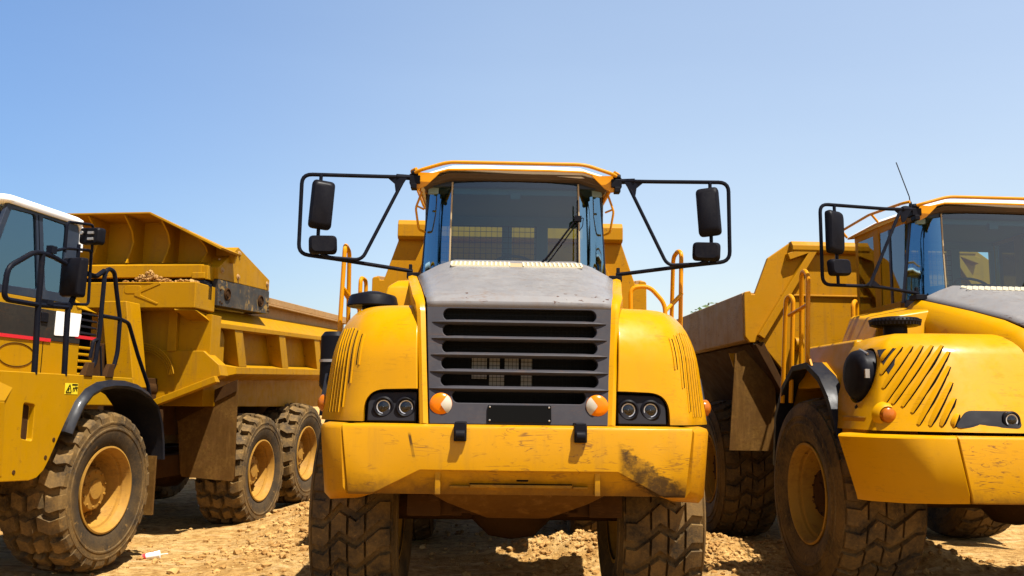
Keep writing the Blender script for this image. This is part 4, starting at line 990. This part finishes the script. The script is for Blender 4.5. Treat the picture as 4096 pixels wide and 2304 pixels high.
# ---- body
SH = lambda v: (v.x, v.y, v.z + .032 * (v.y - 2.66))
bs = B()
bs.prism([(1.335, 3.24), (1.60, 3.00), (1.60, 2.925), (1.30, 2.925)], 'y', 2.66, 9.2)
bs.hexa([(1.25, 2.0, 3.14), (1.56, 2.05, 3.14), (1.60, 2.66, 2.925), (1.3, 2.66, 2.925), (1.25, 2.02, 3.24), (1.36, 2.1, 3.24), (1.345, 2.66, 3.24), (1.25, 2.66, 3.24)])
bs.prism([(1.28, 2.95), (1.34, 2.95), (1.34, 2.30), (1.28, 2.30)], 'y', 2.7, 9.1)
bs.prism([(1.30, 2.40), (1.60, 2.345), (1.60, 2.235), (1.1, 2.06), (1.0, 2.2)], 'y', 3.35, 9.1)
bs.hexa([(1.1, 3.0, 2.1), (1.36, 3.05, 2.16), (1.60, 3.35, 2.235), (1.1, 3.35, 2.06), (1.3, 3.1, 2.4), (1.40, 3.12, 2.38), (1.60, 3.352, 2.345), (1.30, 3.352, 2.40)])
bs.warp(SH)
bso = bs.build('body_side', cb_, LT, .008)
for y in (3.25, 4.97, 6.68, 8.38):
    r = B().hexa([(1.33, y + .22, 2.37), (1.585, y + .22, 2.35), (1.585, y + .50, 2.35), (1.33, y + .50, 2.37), (1.33, y, 2.93), (1.585, y, 2.928), (1.585, y + .28, 2.928), (1.33, y + .28, 2.93)])
    r.warp(SH).build('body_rib', cb_, bso, .008)
B().prism([(2.72, 2.92), (3.02, 2.92), (3.10, 2.78), (3.10, 2.3), (2.78, 2.15), (2.72, 2.3)], 'x', 1.2, 1.50).build('front_post', cb_, bso, .01)
uw = B().prism([(1.22, 3.20), (1.30, 3.20), (1.30, 3.55), (1.22, 3.55)], 'y', 4.3, 9.2).warp(lambda v: (v.x, v.y, v.z + .018 * (v.y - 4.4)))
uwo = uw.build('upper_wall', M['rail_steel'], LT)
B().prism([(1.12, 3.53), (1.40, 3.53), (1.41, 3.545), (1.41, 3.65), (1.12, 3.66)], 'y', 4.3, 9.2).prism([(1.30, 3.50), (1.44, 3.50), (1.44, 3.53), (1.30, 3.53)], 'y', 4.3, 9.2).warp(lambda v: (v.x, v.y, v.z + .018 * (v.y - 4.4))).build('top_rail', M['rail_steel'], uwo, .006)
far = B().box(-1.60, -1.3, 2.3, 9.2, 2.2, 3.24).box(-1.4, -1.15, 4.3, 9.2, 3.2, 3.66).box(-1.35, 1.3, 2.9, 9.0, 1.75, 2.3)
far.build('body_floor', cb_, LT, .01)
# pentagon bracket with black skirt
pt = B().prism([(2.57, 3.655), (2.57, 3.83), (3.19, 4.25), (4.42, 3.90), (4.42, 3.715)], 'x', 1.18, 1.60); pto = pt.build('ejector_bracket', cb_, LT, .01)
bk = B().prism([(2.60, 3.255), (2.57, 3.65), (4.42, 3.71), (4.45, 3.32)], 'x', 1.16, 1.604)
M['skirt'] = paint('scraped black steel', (.035, .034, .033), .6, .6, .5, dustcol=(.30, .20, .08), coat=0)
n = N(M['skirt']); old_ = n.b.inputs['Base Color'].links[0].from_socket
n.link(n.mix(n.math('MULTIPLY', n.ramp(n.noise(3.6, 7, .7, (1, 1, .7), .6), .54, .64), .75), old_, (.36, .21, .05)), n.b.inputs['Base Color'])
bko = bk.build('bracket_skirt', M['skirt'], LT, .006)
ws = B()
for y, z in ((2.68, 3.80), (3.22, 4.15), (3.22, 3.78), (4.32, 3.82)):
    ws.lathe([(0, 1.63), (.022, 1.63), (.022, 1.615), (.042, 1.612), (.045, 1.60)], 'x', (0, y, z), 16)
for y, dx in ((2.78, .1), (3.0, .1), (2.78, .3), (3.0, .3)):
    z = 3.83 + (y - 2.57) / .62 * .42; ws.lathe([(0, z + .03), (.02, z + .03), (.02, z)], 'z', (1.6 - dx, y, 0), 8)
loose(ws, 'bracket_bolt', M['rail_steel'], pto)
pr = B()
for y, z in ((2.88, 3.46), (4.08, 3.50)):
    pr.lathe([(0, 1.625), (.04, 1.625), (.045, 1.612), (.075, 1.612), (.08, 1.63), (.095, 1.625), (.10, 1.60)], 'x', (0, y, z), 22)
for y, z in ((2.66, 3.50), (2.66, 3.32), (2.72, 3.30), (4.36, 3.50), (4.40, 3.42), (4.36, 3.36), (4.42, 3.36)): pr.lathe([(0, 1.62), (.016, 1.62), (.016, 1.6)], 'x', (0, y, z), 6)
loose(pr, 'pivot_cap', M['frame_brown'], bko)
B().box(1.25, 1.52, 2.34, 2.6, 3.26, 3.60).box(1.30, 1.56, 2.36, 2.5, 3.3, 3.56).build('slide_block', M['black'], bko, .02)
B().box(1.27, 1.53, 2.38, 2.60, 3.62, 3.83).box(1.30, 1.50, 2.34, 2.38, 3.63, 3.72).build('bracket_foot', cb_, pto, .01)
# front of the body: box beam, deck and spill canopy
bb = B().box(-1.55, 1.56, 2.0, 2.6, 3.15, 3.53); bb.build('box_beam', cb_, LT, .015)
em = B().prism([(2.0 - .006, 0), (2.0, 0), (2.0, .1), (1.994, .1)], 'x', .35, .36)
rd_ = B().prism([tuple(q_) for q_ in fillet([(.46, 3.36), (.72, 3.36), (.72, 3.48), (.46, 3.48)], .05, 4, True)], 'y', 1.994, 2.01)
rd_.prism([(.3, 3.525), (1.0, 3.525), (1.02, 3.50), (.72, 3.375), (.72, 3.34), (1.0, 3.22), (.98, 3.2), (.62, 3.33), (.62, 3.38), (.9, 3.505), (.3, 3.51)], 'y', 1.992, 2.01)
rd_.build('beam_emboss', cb_, LT, .006)
dk = B().hexa([(-1.55, 2.35, 3.65), (1.44, 2.35, 3.65), (1.44, 2.9, 3.65), (-1.55, 2.9, 3.65), (-1.55, 2.35, 3.835), (1.44, 2.35, 3.835), (1.44, 2.92, 3.97), (-1.55, 2.92, 3.97)])
dk.build('canopy_deck', cb_, LT, .008)
B().box(-1.5, 1.3, 2.45, 2.85, 3.5, 3.66).build('deck_shade_block', M['void'], LT)  # solid black block standing in for the shade inside the opening
cn = B()
cn.hexa([(-1.75, 2.34, 4.625), (.56, 2.34, 4.625), (.56, 2.98, 4.60), (-1.75, 2.98, 4.60), (-1.75, 2.34, 4.65), (.56, 2.34, 4.65), (.56, 2.98, 4.625), (-1.75, 2.98, 4.625)])
cn.hexa([(.56, 2.34, 4.62), (1.73, 2.34, 4.06), (1.73, 2.98, 4.06), (.56, 2.98, 4.60), (.565, 2.34, 4.65), (1.76, 2.34, 4.085), (1.76, 2.98, 4.085), (.565, 2.98, 4.625)])
cn.prism([(-1.55, 3.95), (1.66, 3.95), (1.70, 4.085), (.56, 4.61), (-1.75, 4.61)], 'y', 2.92, 2.97)
cno = cn.build('spill_canopy', cb_, LT, .004)
rb = B()
for x in (-1.1, -.48, .12, .72, 1.34):
    t = 4.61 if x < .56 else 4.61 - (x - .56) * .475
    p = [(2.38, t), (2.60, t - (t - 3.95) * .3), (2.66, t - (t - 3.95) * .55), (2.60, 3.95 + (t - 3.95) * .2), (2.50, 3.90), (2.94, 3.95), (2.94, t)]
    rb.prism(p, 'x', x, x + .025)
loose(rb, 'canopy_rib', cb_, cno)
B().lathe([(0, .003), (.055, .003), (.055, 0)], 'z', (0, 0, 0), 20).warp(lambda v: (1.08 + v.x * .9, 2.48 + v.y, 4.405 - v.x * .43 + v.z)).build('canopy_hole', M['void'], cno)
fw = B().box(-1.5, 1.42, 2.42, 2.5, 2.5, 3.16).box(.98, 1.12, 2.34, 2.43, 2.55, 3.16).box(.35, .49, 2.34, 2.43, 2.55, 3.16).box(1.40, 1.62, 2.42, 2.72, 2.3, 3.1)
fw.build('front_wall', cb_, LT, .008)
lw = B().prism([(.35, 2.57), (1.55, 2.56), (1.80, 2.36), (1.84, 2.20), (.86, 1.80), (.35, 1.7)], 'y', 2.36, 2.6)
lw.beam((.72, 2.34, 1.74), (1.80, 2.34, 2.15), .10, .12, (0, 1, 0))
lwo = lw.build('lower_cross_plate', cb_, LT, .012)
hs = B()
for k in range(4):
    r0 = .42 + k * .035; hs.tube([(.62 + r0 * 1.05 * math.sin(a), 2.30 - k * .015, 2.13 + r0 * math.cos(a)) for a in (-.35 + 1.75 * q_ / 10 for q_ in range(11))], .010, 6)
hs.build('hydraulic_hose', cb_, lwo)
B().box(.42, .80, 1.55, 1.9, 2.0, 3.2).warp(lambda v: (v.x + (3.1 - v.z) * .17, v.y, v.z)).build('support_post', cb_, LT, .015)
B().box(.0, .5, 1.2, 2.2, 1.6, 2.6).box(.55, .86, 2.1, 2.36, 1.75, 2.15).lathe([(0, 2.05), (.16, 2.05), (.16, 2.4), (0, 2.4)], 'y', (.72, 0, 2.0), 20).build('hitch', M['frame_brown'], LT, .01)
fl = B().prism([(.67, 1.71), (1.66, 2.15), (1.69, .66), (1.66, .615), (.82, .665), (.79, .72)], 'y', 3.30, 3.325).warp(lambda v: (v.x, v.y + .015 * math.sin(v.x * 6 + v.z * 3), v.z))
flo = fl.build('mud_flap', M['mudflap'], LT)
B().prism([(.67, 1.73), (1.66, 2.17), (1.655, 1.99), (.72, 1.52), (.69, 1.54)], 'y', 3.27, 3.295).build('flap_clamp', M['frame_brown'], flo)
W3 = make_wheel('lug', .93, .76)
place_wheels(W3, LT, [(1.34, 0, .79, .1), (-1.34, 0, .79, .4), (1.34, 4.30, .71, .25), (-1.34, 4.30, .71, .5), (1.34, 6.30, .89, .33), (-1.34, 6.30, .89, .0)])

# ================================================================== ground
def hgt(x, y):
    z = 0.
    z -= .15 * max(0, min(1, (-x - 2.6) / 1.5)) * max(0, min(1, (19 - y) / 3))
    def hill(cx, cy_, rx, ry, h): return h * math.exp(-(((x - cx) / rx) ** 2 + ((y - cy_) / ry) ** 2))
    z += hill(.95, 10.6, .55, .55, .30) + hill(.25, 11.0, .5, .5, .16)
    z += hill(-2.5, 14.2, .9, 1.6, .30) + hill(-3.3, 15.5, 1., 1.5, .15) + hill(2.6, 11.6, .6, .7, .16) + hill(2.4, 9.8, .35, .4, .10) + hill(4.9, 10.7, .5, .4, .30) + hill(4.0, 11.5, 1.0, .5, .15)
    if abs(x) < 12 and 4 < y < 26:
        n = noise.fractal(Vector((x * .9, y * .9, 0)), 1., 2., 4) * .045
        rough = .35 + 1.6 * max(0, min(1, noise.noise(Vector((x * .35, y * .35, 5))) * 1.6 + .2)) + 3 * hill(.7, 10.7, .7, .7, 1) + 2.5 * hill(-2.6, 14, 1, 1.6, 1) + 2.5 * hill(2.6, 11.2, .7, 1.5, 1) + 2.5 * hill(4.6, 11, 1, .6, 1)
        n += noise.fractal(Vector((x * 6, y * 6, 3)), .9, 2., 3) * .017 * rough
        z += n
    return z
def axis(a, b, step, far):
    L = []; v = a
    while v < b: L.append(v); v += step
    st = step
    hi, lo = b, a
    H, Lo = [], []
    while hi < far: H.append(hi); st *= 1.25; hi += st
    st = step
    while lo > -far: st *= 1.25; lo -= st; Lo.append(lo)
    return Lo[::-1] + L + H
xs, ys = axis(-6.5, 6.5, .05, 900), axis(8.2, 16.5, .05, 900)
b = B(); nx = len(xs)
verts = [(x, y, hgt(x, y)) for y in ys for x in xs]
faces = [(j * nx + i, j * nx + i + 1, (j + 1) * nx + i + 1, (j + 1) * nx + i) for j in range(len(ys) - 1) for i in range(nx - 1)]
me = bpy.data.meshes.new('ground'); me.from_pydata(verts, [], faces)
for p in me.polygons: p.use_smooth = True
go = bpy.data.objects.new('ground', me); COL.objects.link(go); me.materials.append(M['ground'])
tag(go, 'dry ochre dirt ground with ruts and clods', kind='structure')

def clod(b, c, r, rnd):
    bm = bmesh.new(); bmesh.ops.create_icosphere(bm, subdivisions=1, radius=1)
    s = Vector((rnd.uniform(.7, 1.3), rnd.uniform(.7, 1.3), rnd.uniform(.5, .9))) * r; q = Matrix.Rotation(rnd.uniform(0, 6.3), 3, 'Z')
    vs = [q @ Vector((v.co.x * s.x, v.co.y * s.y, v.co.z * s.z)) * rnd.uniform(.75, 1.2) + Vector(c) for v in bm.verts]
    b.add(vs, [[v.index for v in f.verts] for f in bm.faces]); bm.free()
rnd = random.Random(3)
b = B()
def scatter(cx, cy_, rx, ry, n, r0, r1):
    for _ in range(n):
        x, y = rnd.gauss(cx, rx), rnd.gauss(cy_, ry); r = r0 + (r1 - r0) * rnd.random() ** 3
        clod(b, (x, y, hgt(x, y) + r * .25), r, rnd)
scatter(.8, 10.7, .5, .45, 900, .008, .045); scatter(-2.6, 13.6, .6, 1.5, 900, .01, .07); scatter(2.55, 11, .4, 1.0, 800, .008, .05)
scatter(4.6, 11, .8, .6, 700, .008, .05); scatter(-3.2, 11.5, .8, 1.4, 200, .005, .022); scatter(-3.6, 11.3, .5, .25, 60, .02, .06); scatter(0, 12, 3.5, 2.5, 1600, .006, .05); scatter(-3.3, 11.2, .9, 1.0, 120, .005, .03); scatter(2.7, 10.4, .5, .6, 500, .006, .04)
tag(b.build('gravel', M['stone'], smooth=False), 'loose dirt clods and small stones strewn over the ground', kind='stuff')
def ground_at(px, py):   # small loose things, given as world positions
    return (px, py, hgt(px, py))
b = B(); clod(b, (0, 0, .035), .06, random.Random(11))
so = b.build('stone', M['stone']); so.location = ground_at(-3.44, 11.4)
tag(so, 'single fist sized brown stone lying on the sunlit dirt left of the middle truck', 'stone')
cup = empty('paper_cup', ground_at(-4.50, 11.30), (0, R(82), R(12)))
cup.location.z += .045
tag(cup, 'crushed white paper cup with red rim and straw lying on the dirt', 'paper cup')
B().lathe([(0, -.10), (.034, -.10), (.046, .10), (.043, .10), (.032, -.095)], 'z', (0, 0, 0), 22).build('cup_body', M['paper'], cup)
B().lathe([(.0352, -.098), (.0378, -.055), (.0372, -.055), (.0347, -.098)], 'z', (0, 0, 0), 22).build('red_band', M['cup_red'], cup)
B().lathe([(.048, .095), (.049, .108), (.02, .112), (0, .112)], 'z', (0, 0, 0), 22).build('lid', M['paper'], cup)
B().tube([(0, .01, .05), (.01, .02, .20)], .004, 6).build('straw', M['paper'], cup)
B().box(-.0445, -.041, -.012, .012, .02, .04).build('print_mark', M['cup_brown'], cup)
# dirt left lying on the beam of the left truck
b = B(); rnd = random.Random(5)
for _ in range(260):
    x = min(1.45, max(.1, rnd.choice((rnd.gauss(.72, .13), rnd.gauss(.85, .2), rnd.gauss(1.35, .1))))); y = rnd.uniform(2.06, 2.3)
    h = .14 * math.exp(-((x - .72) / .12) ** 2) + .05 * math.exp(-((x - .95) / .18) ** 2) + .02
    r = rnd.uniform(.012, .035); clod(b, (x, y, 3.53 + r * .4 + rnd.random() * h), r, rnd)
do = b.build('dirt_clods', M['stone'], smooth=False); do.matrix_world = LT.matrix_world
do.location = LT.location; do.rotation_euler = LT.rotation_euler
tag(do, 'clumps of dry dirt left on the front beam of the left truck body', kind='stuff')

# ================================================================== trees behind
def tree(name, label, loc, h, cr, n, seed, group='trees behind the trucks', trunk=True, lf=.16):
    rnd = random.Random(seed); t = empty(name, loc); tag(t, label, 'tree' if trunk else 'bush', group)
    b = B(); lobes = []
    if trunk:
        b.tube([(0, 0, -.2), (.05, 0, h * .3), (-.06, .05, h * .62)], .11 + h * .012, 10)
    for k in range(9):
        a = rnd.uniform(0, 6.28); rr = cr * rnd.uniform(.15, .75); z = h * rnd.uniform(.45 if trunk else .2, .9)
        e = Vector((rr * math.cos(a), rr * math.sin(a), z))
        b.tube([(0, 0, h * (.35 if trunk else 0)), e * .6 + Vector((0, 0, h * .08)), e], .03 + h * .004, 6)
        lobes.append((e, cr * rnd.uniform(.28, .5)))
    b.build('trunk' if trunk else 'stem', M['bark'], t)
    L = B()
    for _ in range(n):
        e, r = rnd.choice(lobes)
        d = Vector((rnd.gauss(0, 1), rnd.gauss(0, 1), rnd.gauss(0, .8))).normalized() * r * rnd.random() ** .4
        p = e + d
        if noise.noise(p * 1.3 + Vector((seed, 0, 0))) < -.12: continue
        q = Matrix.Rotation(rnd.uniform(0, 6.3), 3, 'Z') @ Matrix.Rotation(rnd.uniform(-1.2, 1.2), 3, 'X'); s = lf * rnd.uniform(.6, 1.3)
        L.add([p + q @ Vector(c) for c in ((-s, 0, 0), (0, -s * .42, .02), (s, 0, 0), (0, s * .42, .02))], [(0, 1, 2, 3)])
    L.build('crown' if trunk else 'foliage', M['leaf'], t, smooth=False, recalc=False)
    return t
tree('leafy_tree', 'green leafy tree whose top shows between the middle and right trucks', (6.6, 31, -.1), 5.75, 1.9, 5600, 4)
tree('leafy_tree', 'broad dark tree standing behind the right truck body', (9.8, 32, -.1), 4.0, 2.2, 4200, 9)
tree('bush', 'low dark bush behind the wheels of the left truck', (-7.4, 24, -.1), 1.5, 1.4, 2600, 12, trunk=False, lf=.1)
tree('bush', 'low leafy bush glimpsed under the right truck body', (7.0, 27, -.1), 1.9, 1.6, 3000, 15, trunk=False, lf=.12)

# ================================================================== light, sky, camera
sd = Vector((.28, -.31, .90)).normalized()
sun = bpy.data.lights.new('sun', 'SUN'); sun.energy = 4.5; sun.angle = R(.5); sun.color = (1., .95, .86)
so = bpy.data.objects.new('sun', sun); COL.objects.link(so); so.rotation_euler = sd.to_track_quat('Z', 'Y').to_euler(); so.location = (0, 0, 30)
w = bpy.data.worlds.new('World'); scene.world = w; w.use_nodes = True
nt_ = w.node_tree; sky = nt_.nodes.new('ShaderNodeTexSky'); sky.sky_type = 'NISHITA'; sky.sun_disc = False
sky.sun_elevation = math.asin(sd.z); sky.sun_rotation = math.atan2(sd.x, sd.y); sky.air_density = 1.0; sky.dust_density = 2.2; sky.ozone_density = 1.6
bg = nt_.nodes['Background']; bg.inputs[1].default_value = .15
# hazy summer sky: paler towards the sun's side (right), deeper blue to the left; dimmed overhead, above the view, to cut fill light
tc = nt_.nodes.new('ShaderNodeTexCoord'); sx = nt_.nodes.new('ShaderNodeSeparateXYZ'); nt_.links.new(tc.outputs['Generated'], sx.inputs[0])
def wramp(sock, lo, hi, stops):
    m_ = nt_.nodes.new('ShaderNodeMapRange'); nt_.links.new(sock, m_.inputs[0]); m_.inputs[1].default_value = lo; m_.inputs[2].default_value = hi
    r_ = nt_.nodes.new('ShaderNodeValToRGB'); nt_.links.new(m_.outputs[0], r_.inputs[0]); e = r_.color_ramp.elements
    r_.color_ramp.interpolation = 'B_SPLINE'
    for i, (p_, c_) in enumerate(stops):
        q_ = e[i] if i < 2 else e.new(p_)
        q_.position = p_; q_.color = (*c_, 1)
    return r_.outputs[0]
hx = wramp(sx.outputs[0], -1, 1, [(0., (.36, .50, .64)), (1., (.98, .86, .72)), (.20, (.38, .52, .66)), (.36, (.66, .68, .70)), (.5, (.94, .86, .76)), (.75, (.98, .86, .74))])
vz = wramp(sx.outputs[2], -1, 1, [(0., (.8, .76, .73)), (1., (.10, .10, .10)), (.56, (.80, .765, .74)), (.70, (.94, .93, .92)), (.76, (.9, .9, .9)), (.84, (.16, .16, .16))])
def wmul(a_, b_):
    m_ = nt_.nodes.new('ShaderNodeMix'); m_.data_type = 'RGBA'; m_.blend_type = 'MULTIPLY'; m_.inputs[0].default_value = 1
    nt_.links.new(a_, m_.inputs[6]); nt_.links.new(b_, m_.inputs[7]); return m_.outputs[2]
mp_ = nt_.nodes.new('ShaderNodeMapping'); mp_.inputs['Scale'].default_value = (1.2, 1.2, 5); mp_.inputs['Rotation'].default_value = (0, R(12), 0); nt_.links.new(tc.outputs['Generated'], mp_.inputs[0])
nz_ = nt_.nodes.new('ShaderNodeTexNoise'); nz_.inputs['Scale'].default_value = 1.6; nz_.inputs['Detail'].default_value = 7; nz_.inputs['Roughness'].default_value = .6; nz_.inputs['Distortion'].default_value = .5; nt_.links.new(mp_.outputs[0], nz_.inputs['Vector'])
haze_ = wramp(nz_.outputs['Fac'], .3, .7, [(0., (.955, .965, .98)), (1., (1., 1., 1.))])
nt_.links.new(wmul(wmul(wmul(sky.outputs[0], hx), vz), haze_), bg.inputs[0])
cam = bpy.data.cameras.new('camera'); co = bpy.data.objects.new('camera', cam); COL.objects.link(co); scene.camera = co
cam.sensor_width = 36; cam.lens = 36 * 2185 / 2576; cam.clip_end = 3000; cam.clip_start = .1
co.matrix_world = Matrix.Translation((0, 0, 1.83)) @ Matrix.Rotation(R(90 + 7.7), 4, 'X') @ Matrix.Rotation(R(.8), 4, 'Z')
scene.view_settings.view_transform = 'Standard'; scene.view_settings.look = 'None'; scene.view_settings.exposure = 1.3; scene.view_settings.gamma = 1
scene.render.engine = 'CYCLES'; scene.cycles.use_denoising = True
scene.cycles.max_bounces = 6; scene.cycles.transparent_max_bounces = 12
